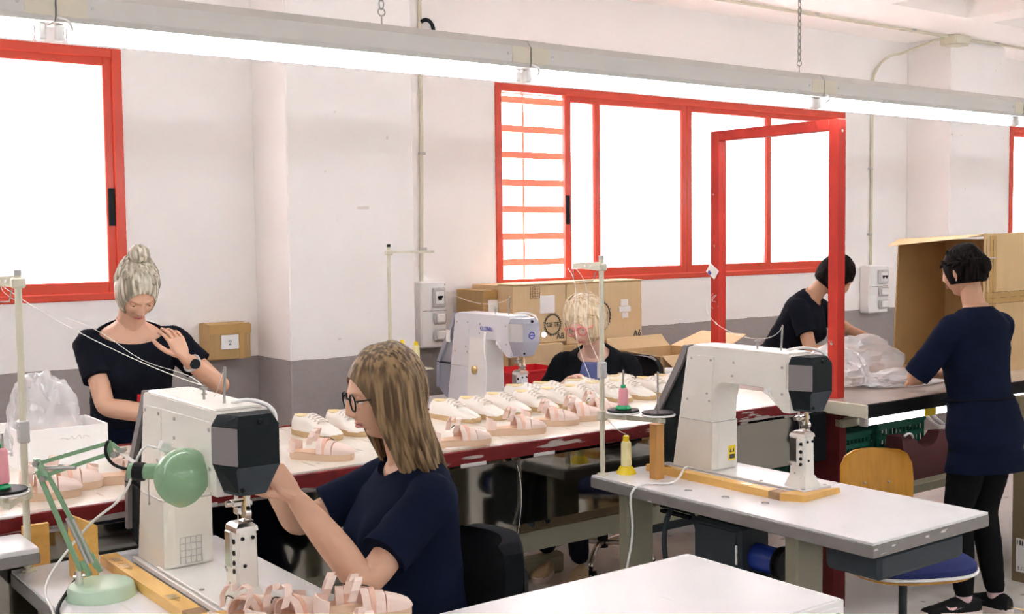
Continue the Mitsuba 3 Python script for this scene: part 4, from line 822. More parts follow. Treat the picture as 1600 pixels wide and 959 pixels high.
part(k, 'flap', hull([(3.72, 1.75, .33), (3.72, 2.075, .33), (3.62, 1.80, .36), (3.62, 2.07, .36), (3.72, 1.75, .326), (3.62, 1.8, .356)]), 'm_card_pale')
k = thing('cardboard_box', 'tall pale carton with a round stamp under the shoe bench behind the reflecting panel', 'box')
part(k, 'body', box(2.05, 2.28, 3.42, 3.75, .0, .82, .004), 'm_card'); logo(k, 2.16, 3.418, .68, .06)
# old tabletop corner at left edge in front of the bench
k = thing('shelf_board', 'worn white board corner behind the left thread stand', 'board')
part(k, 'top', box(.30, .735, 2.88, 3.052, .872, .886, .002), 'm_laminate'); part(k, 'edge', box(.298, .737, 2.878, 3.054, .846, .8725, .003), 'm_edge')
part(k, 'bracket', box(.42, .45, 2.95, 3.04, .0, .846), 'm_greyolive'); part(k, 'card_end', box(.737, .80, 3.035, 3.05, .80, .905), 'm_wood')

# ------------------------------------------------------------------ desk lamp, chairs, cables, threads
k = thing('desk_lamp', 'green jointed desk lamp with round shade standing on the white table at lower left', 'lamp')
part(k, 'base', lathe([(0, 0), (.078, 0), (.079, .006), (.072, .026), (.066, .031), (0, .032)], 40, (.818, 2.685, TZ)), 'm_lampgreen_pale', 40)
part(k, 'pivot', cat([cyl((.775, 2.705, TZ + .028), (.775, 2.705, TZ + .062), .009, n=14), cyl((.762, 2.705, TZ + .05), (.79, 2.70, TZ + .05), .004, n=8)]), 'm_chrome', 30)
def bar(a, b, w=.006, h=.010):
    a, b = V(*a), V(*b); d = b - a; s = np.cross(d, FWD); s /= np.linalg.norm(s); n = np.cross(d, s); n /= np.linalg.norm(n)
    return hull([p + s * w * i + n * h * .5 * j for p in (a, b) for i in (-.5, .5) for j in (-.5, .5)])
arm = part(k, 'lower_arm', cat([bar((.778, 2.700, .862), (.706, 2.758, 1.095), .011, .010), bar((.808, 2.680, .868), (.724, 2.746, 1.088), .010, .010)]), 'm_lampgreen', kind='stuff')
part(arm, 'spring', cat([tube([(.775 + .004 * math.cos(t * 9) , 2.71 - .002 + .004 * math.sin(t * 9), .885 + t * .011) for t in np.linspace(0, 8, 90)], .0018, 5)] if False else [cyl((.793, 2.690, .878), (.757, 2.718, .985), .005, n=10), cyl((.802, 2.684, .880), (.768, 2.712, .982), .004, n=10)]), 'm_steel', 30, kind='stuff')
part(k, 'knuckle', cat([bar((.795, 2.687, .850), (.782, 2.700, .885), .012, .016), bar((.815, 2.675, .858), (.800, 2.69, .90), .010, .014)]), 'm_lampgreen', kind='stuff')
part(k, 'elbow', hull([V(.706, 2.762, 1.118) + V(a, b, c) for a in (-.006, .006) for b in (-.006, .006) for c in (-.008, .004)] + [V(.724, 2.748, 1.080) + V(a, b, c) for a in (-.006, .006) for b in (-.006, .006) for c in (-.008, .004)]), 'm_lampgreen')
for p in ((.704, 2.755, 1.112), (.716, 2.744, 1.078)): part(k, 'elbow_screw', cyl(V(*p) - FWD * .012, V(*p) + FWD * .006, .0065, n=12), 'm_steel', 30)
arm = part(k, 'upper_arm', cat([bar((.712, 2.757, 1.112), (.828, 2.625, 1.163), .009, .009), bar((.724, 2.748, 1.084), (.826, 2.625, 1.138), .009, .009)]), 'm_lampgreen', kind='stuff')
part(arm, 'spring', cyl((.722, 2.748, 1.100), (.772, 2.69, 1.104), .005, n=10), 'm_steel', 30)
part(k, 'head_joint', cat([bar((.826, 2.625, 1.168), (.832, 2.620, 1.132), .012, .01), bar((.832, 2.622, 1.162), (.852, 2.602, 1.14), .009, .009)]), 'm_lampgreen', kind='stuff')
part(k, 'joint_screw', cat([cyl(V(.838, 2.615, 1.137) - FWD * .014, V(.838, 2.615, 1.137) + FWD * .01, .007, n=12), cyl(V(.852, 2.603, 1.147) - FWD * .014, V(.852, 2.603, 1.147) + FWD * .01, .006, n=12)]), 'm_steel', 30, kind='stuff')
part(k, 'bracket', bar((.846, 2.60, 1.142), (.868, 2.548, 1.118), .008, .006), 'm_chrome')
ax = V(.80, .30, -.52); ax /= np.linalg.norm(ax); dc = V(.945, 2.475, 1.092)
nk = V(.85, 2.557, 1.107)
part(k, 'neck', cyl(nk, V(.918, 2.50, 1.105), .0175, n=20), 'm_lampgreen', 30)
part(k, 'switch_ring', cyl(V(.858, 2.550, 1.1065), V(.876, 2.535, 1.105), .0205, n=20), 'm_black', 30)
R_ = .065; t = np.linspace(.12, 1.50, 16)
prof = [(R_ * math.sin(a), -R_ * 1.08 * math.cos(a)) for a in t] + [(R_, .012), (R_ - .002, .012)] + [((R_ - .002) * math.sin(a), -(R_ - .002) * 1.08 * math.cos(a)) for a in t[::-1]]
part(k, 'shade', lathe([(0, -R_ * 1.08)] + prof + [(0, -(R_ - .002) * 1.08)], 44, dc, ax), 'm_lampgreen', 40)
part(k, 'bulb', ell(dc - ax * .012, (.022, .022, .022)), 'm_white', True, emitter={'type': 'area', 'radiance': rgb((30, 29, 27))})
part(k, 'switch', rot(box(.905, .933, 2.52, 2.535, 1.145, 1.168, .004), 25, (0, 1, 0), (.92, 2.53, 1.155)), 'm_white')
part(k, 'pull_chain', cat([cyl((.882, 2.53, 1.09), (.882, 2.53, 1.035), .001, n=5), ell((.882, 2.53, 1.033), (.003, .003, .003), 1)]), 'm_steel')
part(k, 'cord', tube([(.826, 2.622, 1.168), (.818, 2.62, 1.15), (.822, 2.612, 1.128), (.838, 2.585, 1.112), (.854, 2.556, 1.110)], .0035, 7, 24), 'm_black', True)
cable([(.905, 2.535, 1.155), (.885, 2.56, 1.155), (.872, 2.57, 1.13), (.862, 2.575, 1.095), (.83, 2.76, .960), (.80, 2.82, .90), (.743, 2.80, .845), (.70, 2.70, .815), (.692, 2.62, .806), (.69, 2.57, .74), (.68, 2.5, .3)], .0032, 'm_white', 'pale flex running from the green lamp over the left edge of the white table', 60)
cable([(.80, 2.78, .835), (.772, 2.74, .825), (.72, 2.66, .81), (.695, 2.59, .806), (.69, 2.54, .76), (.68, 2.48, .3)], .0042, 'm_black', 'black cord crossing the left corner of the white table beside the lamp base')
cable([(2.86, 2.78, .812), (2.76, 2.74, .826), (2.66, 2.70, .806), (2.585, 2.745, .806), (2.555, 2.755, .795), (2.545, 2.755, .70), (2.50, 2.74, .52), (2.42, 2.68, .28), (2.34, 2.62, .06), (2.2, 2.6, .006), (1.8, 2.65, .006)], .0042, 'm_white', 'white cable hanging from the white table at right down to the floor', 70)
for i, (x, y) in enumerate(((2.66, 2.60), (2.68, 2.52), (2.70, 2.47), (2.72, 2.44))):
    cable([(x + .02, 2.70 - .04 * i, .735), (x - .02 + .02 * i, y + .10 - .03 * i, .66), (x + .01 * i, y + .09 - .02 * i, .45), (x + .02, y + .06, .15), (x + .05, y + .05, .006)], (.009, .008, .004, .011)[i], ('m_slate', 'm_slate', 'm_black', 'm_black')[i], f'{("thick grey", "grey", "thin black", "thick black")[i]} cable hanging under the white table left of the control box')
for i, (x, lab) in enumerate(((2.40, 'grey hose hanging under the shoe bench, left one'), (2.47, 'black hose hanging under the shoe bench, right one'))):
    cable([(x, 3.30, .86), (x + .04, 3.26, .8), (x + .03 + .02 * i, 3.22, .7), (x + .08, 3.2, .60)], .010, ('m_slate', 'm_black')[i], lab)
def thread(pts, label, r=.0011, n=30): return solo('thread', tube(pts, r, 4, n), 'm_white_thread', label, 'thread')
thread([(.725, 3.12, 1.51), (.80, 3.20, 1.455), (.96, 3.15, 1.385), (1.04, 3.0, 1.305), (1.10, 2.85, 1.275), (1.06, 2.58, 1.25), (1.034, 2.452, 1.335)], 'upper white thread sagging from the left stand to the machine behind the lamp')
thread([(.725, 3.12, 1.51), (.86, 3.0, 1.40), (.99, 2.80, 1.31), (1.022, 2.55, 1.284)], 'lower white thread drawn tight from the left stand to the machine behind the lamp')
thread([(2.60, 3.10, 1.505), (2.62, 3.06, 1.40), (2.61, 3.05, 1.30), (2.625, 3.0, 1.18), (2.62, 2.93, 1.13), (2.615, 2.875, 1.125)], 'white thread falling from the right stand arm to the pink spool')
thread([(2.60, 3.14, 1.505), (2.61, 3.11, 1.42), (2.595, 3.1, 1.33), (2.61, 3.09, 1.22), (2.60, 3.02, 1.12), (2.66, 2.95, .95), (2.68, 2.93, .935)], 'white thread hanging in front of the blonde woman to the yellow cone')
thread([(4.0, 3.77, 1.34), (3.6, 3.4, 1.26), (3.2, 2.8, 1.24), (2.90, 2.435, 1.325)], 'white thread slanting from the red frame to the cream machine', .0011)
thread([(2.99, 4.83, 1.54), (3.05, 4.70, 1.40), (3.18, 4.50, 1.30), (3.22, 4.315, 1.33)], 'white thread from the rear stand to the pale grey machine')
thread([(2.30, 3.05, .86), (2.31, 3.045, .7), (2.27, 3.04, .5), (2.25, 3.0, .25), (2.24, 2.98, .01)], 'loose white thread hanging in front of the reflecting panels', .0009)

def swivel(x, y, ang, zs, label, seat_mat, back, back_mat, base_mat, cushion=True, back_w=.36, back_h=(.28, .52), ply=False, back_off=.21, base=True):
    k = thing('swivel_chair', label, 'chair'); a = math.radians(ang); c, s = math.cos(a), math.sin(a)
    def W(m): m = m.copy(); m.apply_transform(np.array([[c, -s, 0, x], [s, c, 0, y], [0, 0, 1, 0], [0, 0, 0, 1.0]])); return m
    o = lambda r, q=1: np.array([(r * .205 * np.sign(math.cos(t)) * abs(math.cos(t)) ** .7, r * .21 * np.sign(math.sin(t)) * abs(math.sin(t)) ** .7) for t in np.linspace(0, 2 * np.pi, 40, endpoint=False)])
    part(k, 'seat', W(slab(o(.95), zs - .046, zs - .035, .98)), 'm_ply' if ply else base_mat, 30)
    if cushion:
        cu = part(k, 'cushion', W(loft([np.c_[o(r), np.full(40, z)] for r, z in ((.97, zs - .034), (1.01, zs - .02), (1.0, zs - .004), (.9, zs + .008), (.5, zs + .014))])), seat_mat, 40)
        part(cu, 'piping', W(tube(np.c_[np.vstack([o(1.015), o(1.015)[:1]]), np.full(41, zs - .026)], .006, 6)), 'm_white' if ply else seat_mat, True)
    hx = -back_off; b0, b1 = back_h
    u = np.linspace(-1, 1, 13); rows = []
    for zz, wf in ((b0, .86), (b0 + .03, .96), ((b0 + b1) / 2, 1.0), (b1 - .05, .98), (b1 - .015, .86), (b1, .66)):
        rows.append(np.stack([hx + .05 * u ** 2 * 1.0 - .05 - .10 * (zz - b0), u * back_w / 2 * wf, np.full(13, zs + zz)], 1))
    th = .012 if ply else .05
    front = np.array(rows); rear = front - V(th, 0, 0)
    n0, n1 = front.shape[:2]; v = np.vstack([front.reshape(-1, 3), rear.reshape(-1, 3)]); f = []
    I = lambda i, j, q: q * n0 * n1 + i * n1 + j
    for i in range(n0 - 1):
        for j in range(n1 - 1):
            f += [(I(i, j, 0), I(i, j + 1, 0), I(i + 1, j + 1, 0)), (I(i, j, 0), I(i + 1, j + 1, 0), I(i + 1, j, 0)), (I(i, j, 1), I(i + 1, j + 1, 1), I(i, j + 1, 1)), (I(i, j, 1), I(i + 1, j, 1), I(i + 1, j + 1, 1))]
    bd = [(0, j) for j in range(n1)] + [(i, n1 - 1) for i in range(1, n0)] + [(n0 - 1, j) for j in range(n1 - 2, -1, -1)] + [(i, 0) for i in range(n0 - 2, 0, -1)]
    for (a0, a1), (b0_, b1_) in zip(bd, bd[1:] + bd[:1]): f += [(I(a0, a1, 0), I(a0, a1, 1), I(b0_, b1_, 1)), (I(a0, a1, 0), I(b0_, b1_, 1), I(b0_, b1_, 0))]
    bk = part(k, 'backrest', W(trimesh.Trimesh(v, np.array(f), process=False)), back_mat, 35)
    if ply:
        for yy in (-.035, .055): part(bk, 'rivet', W(ell((hx - .036, yy, zs + .20), (.005, .005, .005), 1)), 'm_steel')
    else: part(bk, 'shell', W(hull([(hx - .10, yy, zs + zz) for yy, zz in ((-.12, back_h[0] + .04), (.12, back_h[0] + .04), (-.12, back_h[1] - .06), (.12, back_h[1] - .06))] + [(hx - .125, yy, zs + zz) for yy, zz in ((-.09, back_h[0] + .06), (.09, back_h[0] + .06), (-.09, back_h[1] - .09), (.09, back_h[1] - .09))])), 'm_black')
    part(k, 'back_support', W(tube([(0, 0, zs - .06), (hx - .04, 0, zs - .06), (hx - .10, 0, zs - .02), (hx - .115 - (.0 if not ply else -.03), 0, zs + back_h[0] + .05)], .014, 8, 16)), 'm_black', True)
    part(k, 'gas_lift', W(cat([cyl((0, 0, zs - .06), (0, 0, .28), .014, n=14), cyl((0, 0, .30), (0, 0, .09), .026, n=16)])), 'm_slate' if base_mat != 'm_chrome' else 'm_black', 30)
    for i in range(5):
        q = i * 1.2566 + .3; e = (.28 * math.cos(q), .28 * math.sin(q))
        lg = part(k, 'base_leg', W(tube([(0, 0, .11), (e[0] * .4, e[1] * .4, .125), (e[0] * .85, e[1] * .85, .10), (e[0], e[1], .065)], .014, 8, 14)), base_mat, True)
        part(lg, 'caster', W(cat([cyl((e[0] - .01 * math.sin(q), e[1] + .01 * math.cos(q), .025), (e[0] - .024 * math.sin(q), e[1] + .024 * math.cos(q), .025), .025, n=14), cyl((e[0] + .01 * math.sin(q), e[1] - .01 * math.cos(q), .025), (e[0] + .024 * math.sin(q), e[1] - .024 * math.cos(q), .025), .025, n=14), cyl((e[0], e[1], .03), (e[0], e[1], .07), .008, n=8)])), 'm_black', 30)
    return k
swivel(3.325, 2.275, 243, .545, 'swivel chair with honey plywood backrest and blue cushion beside the white table at right', 'm_navycushion', None, 'm_ply', 'm_slate', ply=True, back_w=.27, back_h=(.10, .315), back_off=.17)
swivel(1.53, 2.47, 168, .465, 'black swivel chair under the long-haired woman in the foreground', 'm_blackcloth', None, 'm_blackcloth', 'm_black', back_w=.36, back_h=(.10, .38), back_off=.155)
swivel(3.72, 4.24, 200, .57, 'black chair with chrome star base under the blonde woman', 'm_blackcloth', None, 'm_black', 'm_chrome', back_w=.40, back_h=(.12, .44), back_off=.20)

# ------------------------------------------------------------------ people
def sph(c, r, n=1):
    m = trimesh.creation.icosphere(subdivisions=n); return m.vertices * r + np.asarray(c)
def hm(*pr_): return m3.Manifold.hull_points(np.vstack([sph(c, r, 2 if r > .03 else 1) for c, r in pr_]).astype(np.float64))
def chainm(ps, rs): return [hm((ps[i], rs[i]), (ps[i + 1], rs[i + 1])) for i in range(len(ps) - 1)]
def ik(a, b, l1, l2, hint):
    a, b = V(*a), V(*b); d = b - a; L = np.linalg.norm(d)
    if L > (l1 + l2) * .995: b = a + d / L * (l1 + l2) * .995; d = b - a; L = np.linalg.norm(d)
    x = (l1 ** 2 - l2 ** 2 + L ** 2) / (2 * L); h = math.sqrt(max(l1 ** 2 - x ** 2, 0)); u = d / L
    q = V(*hint); q = q - u * (q @ u); q /= np.linalg.norm(q)
    return a + u * x + q * h, b
def rotm(axis, deg): return trimesh.transformations.rotation_matrix(math.radians(deg), axis)[:3, :3]
def smooth_m(M, length, it=8, wrinkle=0.0, seed=0, freq=9.0):
    m = from_m(M.refine_to_length(length)); m.merge_vertices()
    trimesh.smoothing.filter_taubin(m, lamb=.5, nu=.53, iterations=it)
    if wrinkle:
        n = meshkit.fbm(m.vertices * V(freq, freq, freq * .6) + seed, 3, seed) - .5; r = 1 - 2 * np.abs(meshkit.noise(m.vertices * V(14, 14, 8) + seed * 2, seed) - .5)
        m.vertices = m.vertices + m.vertex_normals * (wrinkle * (2 * n + .6 * r))[:, None]
    return m
def hand(w, d, n, thumb, curl=.35, s=1.0, spread=.10):
    """Palm, four fingers and thumb from the wrist w: d finger direction, n palm normal, thumb = +1/-1 side."""
    d = V(*d); d /= np.linalg.norm(d); n = V(*n); n = n - d * (n @ d); n /= np.linalg.norm(n); sd = np.cross(n, d) * thumb; w = V(*w)
    out = [m3.Manifold.hull_points(np.vstack([sph(w, .021 * s), sph(w + d * .03 * s + sd * .022 * s, .016 * s), sph(w + d * .03 * s - sd * .02 * s, .014 * s)] + [sph(w + (d * (.080 - .004 * abs(i - 1.2)) + sd * (.030 - .0195 * i)) * s, .0105 * s) for i in range(4)]).astype(float))]
    for i, (L, r) in enumerate(((.066, .0088), (.074, .0092), (.068, .0088), (.052, .0078))):
        p = w + (d * (.080 - .004 * abs(i - 1.2)) + sd * (.030 - .0195 * i)) * s; dr_ = d + sd * spread * (1.2 - i) * .8; dr_ /= np.linalg.norm(dr_); a = 0.0
        for q, (fr, rr) in enumerate(((.45, 1.0), (.31, .93), (.24, .84))):
            a += curl * (.7 if q == 0 else 1.0) * (1 + .12 * i)
            e = p + (dr_ * math.cos(a) + n * math.sin(a)) * L * fr * s; out.append(hm((p, r * rr * s), (e, r * rr * .92 * s))); p = e
    p0 = w + (d * .022 + sd * .022 + n * .006) * s; p1 = p0 + (d * .030 + sd * .030 + n * .012) * s; p2 = p1 + (d * .030 + sd * .010 + n * .012 * (1 + curl)) * s; p3 = p2 + (d * .024 + n * .010 * (1 + curl)) * s
    out += [hm((p0, .0145 * s), (p1, .0110 * s)), hm((p1, .0108 * s), (p2, .0098 * s)), hm((p2, .0098 * s), (p3, .0082 * s))]
    m = from_m(m3.Manifold.batch_boolean(out, m3.OpType.Add).refine_to_length(.005)); m.merge_vertices(); trimesh.smoothing.filter_taubin(m, iterations=3); return m
def head_mesh(age=0.0, jaw=1.0):
    m = trimesh.creation.icosphere(subdivisions=5); n = m.vertices.copy(); p = n * V(.097, .0745, .118)
    x, y, z = p.T; st = lambda a, b, q: np.clip((q - a) / (b - a), 0, 1) ** 2 * (3 - 2 * np.clip((q - a) / (b - a), 0, 1))
    low = st(0, -.105, z); face = st(.0, .05, x)
    y = y * (1 - .26 * jaw * low * (.5 + .5 * face)); x = np.where(x < 0, x * (1 - .5 * st(-.01, -.10, z)), x * (1 - .06 * st(-.04, -.11, z)))
    x = x * np.where(x < 0, 1.06, 1); g = lambda yy, zz, sy, sz: np.exp(-((y - yy) / sy) ** 2 - ((z - zz) / sz) ** 2) * face
    ga = lambda yy, zz, sy, sz: g(yy, zz, sy, sz) + g(-yy, zz, sy, sz)
    dx = -.0115 * ga(.031, .002, .016, .011) + .004 * ga(.028, .022, .022, .008) + .004 * ga(.040, -.030, .018, .018)
    dx += .006 * g(0, .0, .008, .02) + .011 * g(0, -.016, .0085, .016) + .0155 * g(0, -.033, .0105, .0105) + .006 * ga(.011, -.037, .006, .007)
    dx += .0065 * g(0, -.058, .021, .0065) + .0065 * g(0, -.0695, .018, .006) - .0055 * g(0, -.0635, .024, .0024) + .010 * g(0, -.098, .018, .014) - .004 * g(0, -.081, .02, .007)
    dx += -.0022 * age * (ga(.030, -.050, .006, .016) + g(0, .048, .04, .003) + g(0, .058, .04, .003))
    x = x + dx; m.vertices = np.stack([x, y, z], 1); return m
def limb(ps, rs, n=18, k=40, cap=True):
    """A tapering limb through the joints ps, rounded at both ends."""
    from scipy.interpolate import PchipInterpolator
    P = np.asarray(ps, float); s_ = np.r_[0, np.cumsum(np.linalg.norm(np.diff(P, axis=0), axis=1))]; t = np.linspace(0, s_[-1], k)
    C = PchipInterpolator(s_, P)(t); C[1:-1] = (C[:-2] + 2 * C[1:-1] + C[2:]) / 4; C[1:-1] = (C[:-2] + 2 * C[1:-1] + C[2:]) / 4; R = PchipInterpolator(s_, rs)(t)
    d0, d1 = C[0] - C[1], C[-1] - C[-2]; d0, d1 = d0 / np.linalg.norm(d0), d1 / np.linalg.norm(d1); e = (.5, .85)
    if cap:
        C = np.vstack([C[0] + d0 * R[0] * .98, C[0] + d0 * R[0] * .85, C[0] + d0 * R[0] * .5, C, C[-1] + d1 * R[-1] * .5, C[-1] + d1 * R[-1] * .85, C[-1] + d1 * R[-1] * .98])
        R = np.r_[R[0] * .2, R[0] * .53, R[0] * .87, R, R[-1] * .87, R[-1] * .53, R[-1] * .2]
    return tube(C, R, n)
def crease(m, amp, seed):
    n = meshkit.fbm(m.vertices * 26 + seed, 2, seed) - .5; r = 1 - 2 * np.abs(meshkit.noise(m.vertices * 21 + seed * 2, seed) - .5)
    m.vertices = m.vertices + m.vertex_normals * (amp * (1.6 * n + .7 * r))[:, None]; return m
class Fig: pass
def person(label, pos, ang, lean, head, arms, legs, skin, s=1.0, belly=0.0, lk=1.0, name='person'):
    """pos: pelvis centre; ang: facing in degrees; head: (turn left, pitch down, tilt); arms/legs: right then left: (target, hint, ...)."""
    F = Fig(); F.k = thing(name, label, 'person'); a = math.radians(ang); f, l, u = V(math.cos(a), math.sin(a), 0), V(-math.sin(a), math.cos(a), 0), V(0, 0, 1.0)
    F.f, F.l, F.u, F.s = f, l, u, s; Rl = rotm(l, lean); P = V(*pos); F.skin = skin
    F.at = lambda ff, ll, uu: P + Rl @ (f * ff + l * ll + u * uu) * s
    RG = [(-.11, .150, .105, -.01), (-.04, .168, .118, -.015), (.04, .158, .112, -.01), (.15, .134, .098 + belly * .4, .005 + belly * .4), (.26, .140, .104, .012), (.36, .152, .108, .016), (.44, .158, .096, .004), (.50, .128, .074, -.008), (.54, .062, .056, -.006)]
    from scipy.interpolate import PchipInterpolator
    def torso(dw=0.0, dd=0.0, lo=-.11, hi=.56, flare=0.0, bust=.030, wr_=0.0, seed=0, nr=46, n=56):
        A = np.array(RG); U = np.linspace(lo, hi, nr); q = np.clip(U, A[0, 0], A[-1, 0]); I = [PchipInterpolator(A[:, 0], A[:, j])(q) for j in (1, 2, 3)]
        ext = np.clip(A[0, 0] - U, 0, None); hw = I[0] + dw * np.where(U > .47, .6, 1) + flare * ext / .1 + .0; hd = I[1] + dd * np.where(U > .47, .6, 1) + flare * ext / .1
        t = np.linspace(0, 2 * np.pi, n, endpoint=False); c, w_ = np.cos(t), np.sin(t)
        ff = I[2][:, None] + hd[:, None] * np.sign(c) * np.abs(c) ** .88; ll = hw[:, None] * np.sign(w_) * np.abs(w_) ** .88; uu = np.repeat(U[:, None], n, 1)
        ff = ff + bust * np.exp(-((np.abs(ll) - .066) / .052) ** 2 - ((uu - .345) / .065) ** 2) * (c > 0) * np.clip(c * 3, 0, 1)
        if wr_:
            P3 = np.stack([ff, ll, uu], -1); nz = meshkit.fbm(P3 * V(11, 11, 6) + seed, 3, seed) - .5; fold = 1 - 2 * np.abs(meshkit.noise(P3 * V(9, 9, 15) + V(0, 0, 3) * ll[..., None] + seed * 1.7, seed + 3) - .5)
            k_ = 1 + wr_ * (2.2 * nz + 1.0 * fold) / .12; ff, ll = ff * k_, ll * k_
        return loft([np.array([F.at(a_, b_, c_) for a_, b_, c_ in zip(ff[i], ll[i], uu[i])]) for i in range(nr)])
    F.torso = torso
    pieces = [torso(-.010, -.010)]
    nb, nt = F.at(-.004, 0, .50), F.at(.018, 0, .625); F.nb, F.nt = nb, nt
    yw, pt, tl = head; Rh = rotm(u, yw) @ rotm(l, pt) @ rotm(f, tl)
    F.hf, F.hl, F.hu = Rh @ f, Rh @ l, Rh @ u
    hc = nt + (F.hu * .088 + F.hf * .022) * s; F.hc = hc; F.RH = np.stack([F.hf, F.hl, F.hu], 1) * s
    F.hp = lambda x, y, z: hc + F.RH @ V(x, y, z)
    pieces += [limb([F.at(-.004, 0, .44), nb, nt, F.hp(-.018, 0, -.03)], [.075 * s, .058 * s, .048 * s, .047 * s])]
    F.arm = []; hands = []
    for sg, A in zip((-1, 1), arms):
        sh = F.at(-.004, sg * .158, .455); el, wr = ik(sh, A['to'], .285 * s, .245 * s, A['hint'])
        pieces += [limb([F.at(-.004, sg * .08, .448), sh, sh + (el - sh) * .4, el, el + (wr - el) * .3, wr], [.050 * s, .049 * s, .043 * s, .037 * s, .039 * s, .024 * s])]
        F.arm.append((sh, el, wr)); hands.append(hand(wr + (wr - el) / np.linalg.norm(wr - el) * .012, A.get('d', wr - el), A.get('n', (0, 0, -1)), A.get('thumb', -sg if False else sg * -1), A.get('curl', .4), s))
    F.leg = []
    for sg, Lg in zip((-1, 1), legs):
        hp_ = F.at(0, sg * .085, -.06); kn, an = ik(hp_, Lg['to'], .42 * s * lk, .41 * s * lk, Lg['hint']); F.leg.append((hp_, kn, an, Lg.get('foot', f)))
        pieces += [limb([hp_ + V(0, 0, .02), hp_ + (kn - hp_) * .5, kn, kn + (an - kn) * .35, an], [.078 * s, .068 * s, .052 * s, .050 * s, .034 * s])]
    body = from_m(union(pieces))
    hd = head_mesh(getattr(F, 'age', 0)); hd.vertices = hd.vertices @ F.RH.T + hc
    ears = []
    for sg in (-1, 1):
        e = ell((0, 0, 0), (.017, .006, .030), 2); e.apply_transform(trimesh.transformations.rotation_matrix(sg * .35, (0, 0, 1))); e.vertices = (e.vertices + V(-.006, sg * .0745, -.006)) @ F.RH.T + hc; ears.append(e)
    F.body = part(F.k, 'body', from_m(union([body, hd] + ears + hands)), skin, 45)
    for sg in (-1, 1):
        e = part(F.k, 'eye', ell(F.hp(.0758, sg * .031, .002), .0108 * s), 'm_eyewhite', True)
        part(e, 'iris', ell(F.hp(.0832, sg * .031, .0005), .0052 * s, 1), 'm_iris', True)
        dz = .0055 if pt < 15 else .0022
        part(e, 'eyelid', ell(F.hp(.0760, sg * .031, .002 + dz), V(1, 1, 1) * .0116 * s), skin, True)
    part(F.k, 'lips', cat([tube([F.hp(.0885 - .010 * abs(q) ** 2, .021 * q, zz + .0015 * abs(q)) for q in np.linspace(-1, 1, 9)], [.0012, .003, .0036, .004, .0034, .004, .0036, .003, .0012], 6) for zz in (-.0592, -.0678)]), 'm_lips', True)
    return F
def brows(F, mat):
    part(F.k, 'eyebrows', cat([tube([F.hp(.0885 - .012 * q ** 2, sg * (.016 + .026 * q), .0225 + .006 * q - .009 * q ** 2) for q in np.linspace(0, 1, 6)], [.0016, .0026, .0026, .0022, .0018, .001], 5) for sg in (-1, 1)]), mat, True)
def top(F, mat, sleeve=.62, dw=.014, dd=.016, hem=-.10, flare=.0, neck=(.078, .082, .052), wrinkle=.006, seed=1, name='top', cuff=.060, bust=.034):
    sl = []
    for i, ((sh, el, wr), sg) in enumerate(zip(F.arm, (-1, 1))):
        ps = [F.at(-.004, sg * .07, .438), sh, sh + (el - sh) * .4]; rs = [.062, .063, .060]
        if sleeve <= 1: e = sh + (el - sh) * sleeve; q = (el - sh) / np.linalg.norm(el - sh); ps.append(e + q * .05); rs.append(cuff)
        else: e = el + (wr - el) * (sleeve - 1); q = (wr - el) / np.linalg.norm(wr - el); ps += [el, el + (wr - el) * .4, e + q * .03]; rs += [.054, .050, .037]
        S = crease(limb(ps, [r * F.s for r in rs], 24, 46), wrinkle * .7, seed + 20 + i); sl.append(to_m(S) - to_m(cyl(e, e + q * (.3 if sleeve <= 1 else .10), .2 if sleeve <= 1 else .075, n=24)))
    m = m3.Manifold.batch_boolean([to_m(F.torso(dw, dd, hem, .545, flare, bust, wrinkle, seed))] + sl, m3.OpType.Add)
    n = ell((0, 0, 0), (neck[0] * F.s, neck[1] * F.s, neck[2] * F.s), 3); n.vertices = F.at(.022, 0, .535) + n.vertices @ np.stack([F.f, F.l, F.u])
    return part(F.k, name, from_m(m - to_m(n)), mat, 40)
def trousers(F, mat, wrinkle=.004, seed=5, k=1.0, to=.97):
    pc = [F.torso(.006, .006, -.11, .06)]
    for hp_, kn, an, ft in F.leg: pc.append(crease(limb([hp_ + V(0, 0, .02), hp_ + (kn - hp_) * .5, kn, kn + (an - kn) * .35, kn + (an - kn) * to], [.094 * F.s, .082 * k * F.s, .064 * k * F.s, .061 * k * F.s, .045 * k * F.s], 24, 46), wrinkle, seed))
    return part(F.k, 'trousers', from_m(union(pc)), mat, 40)
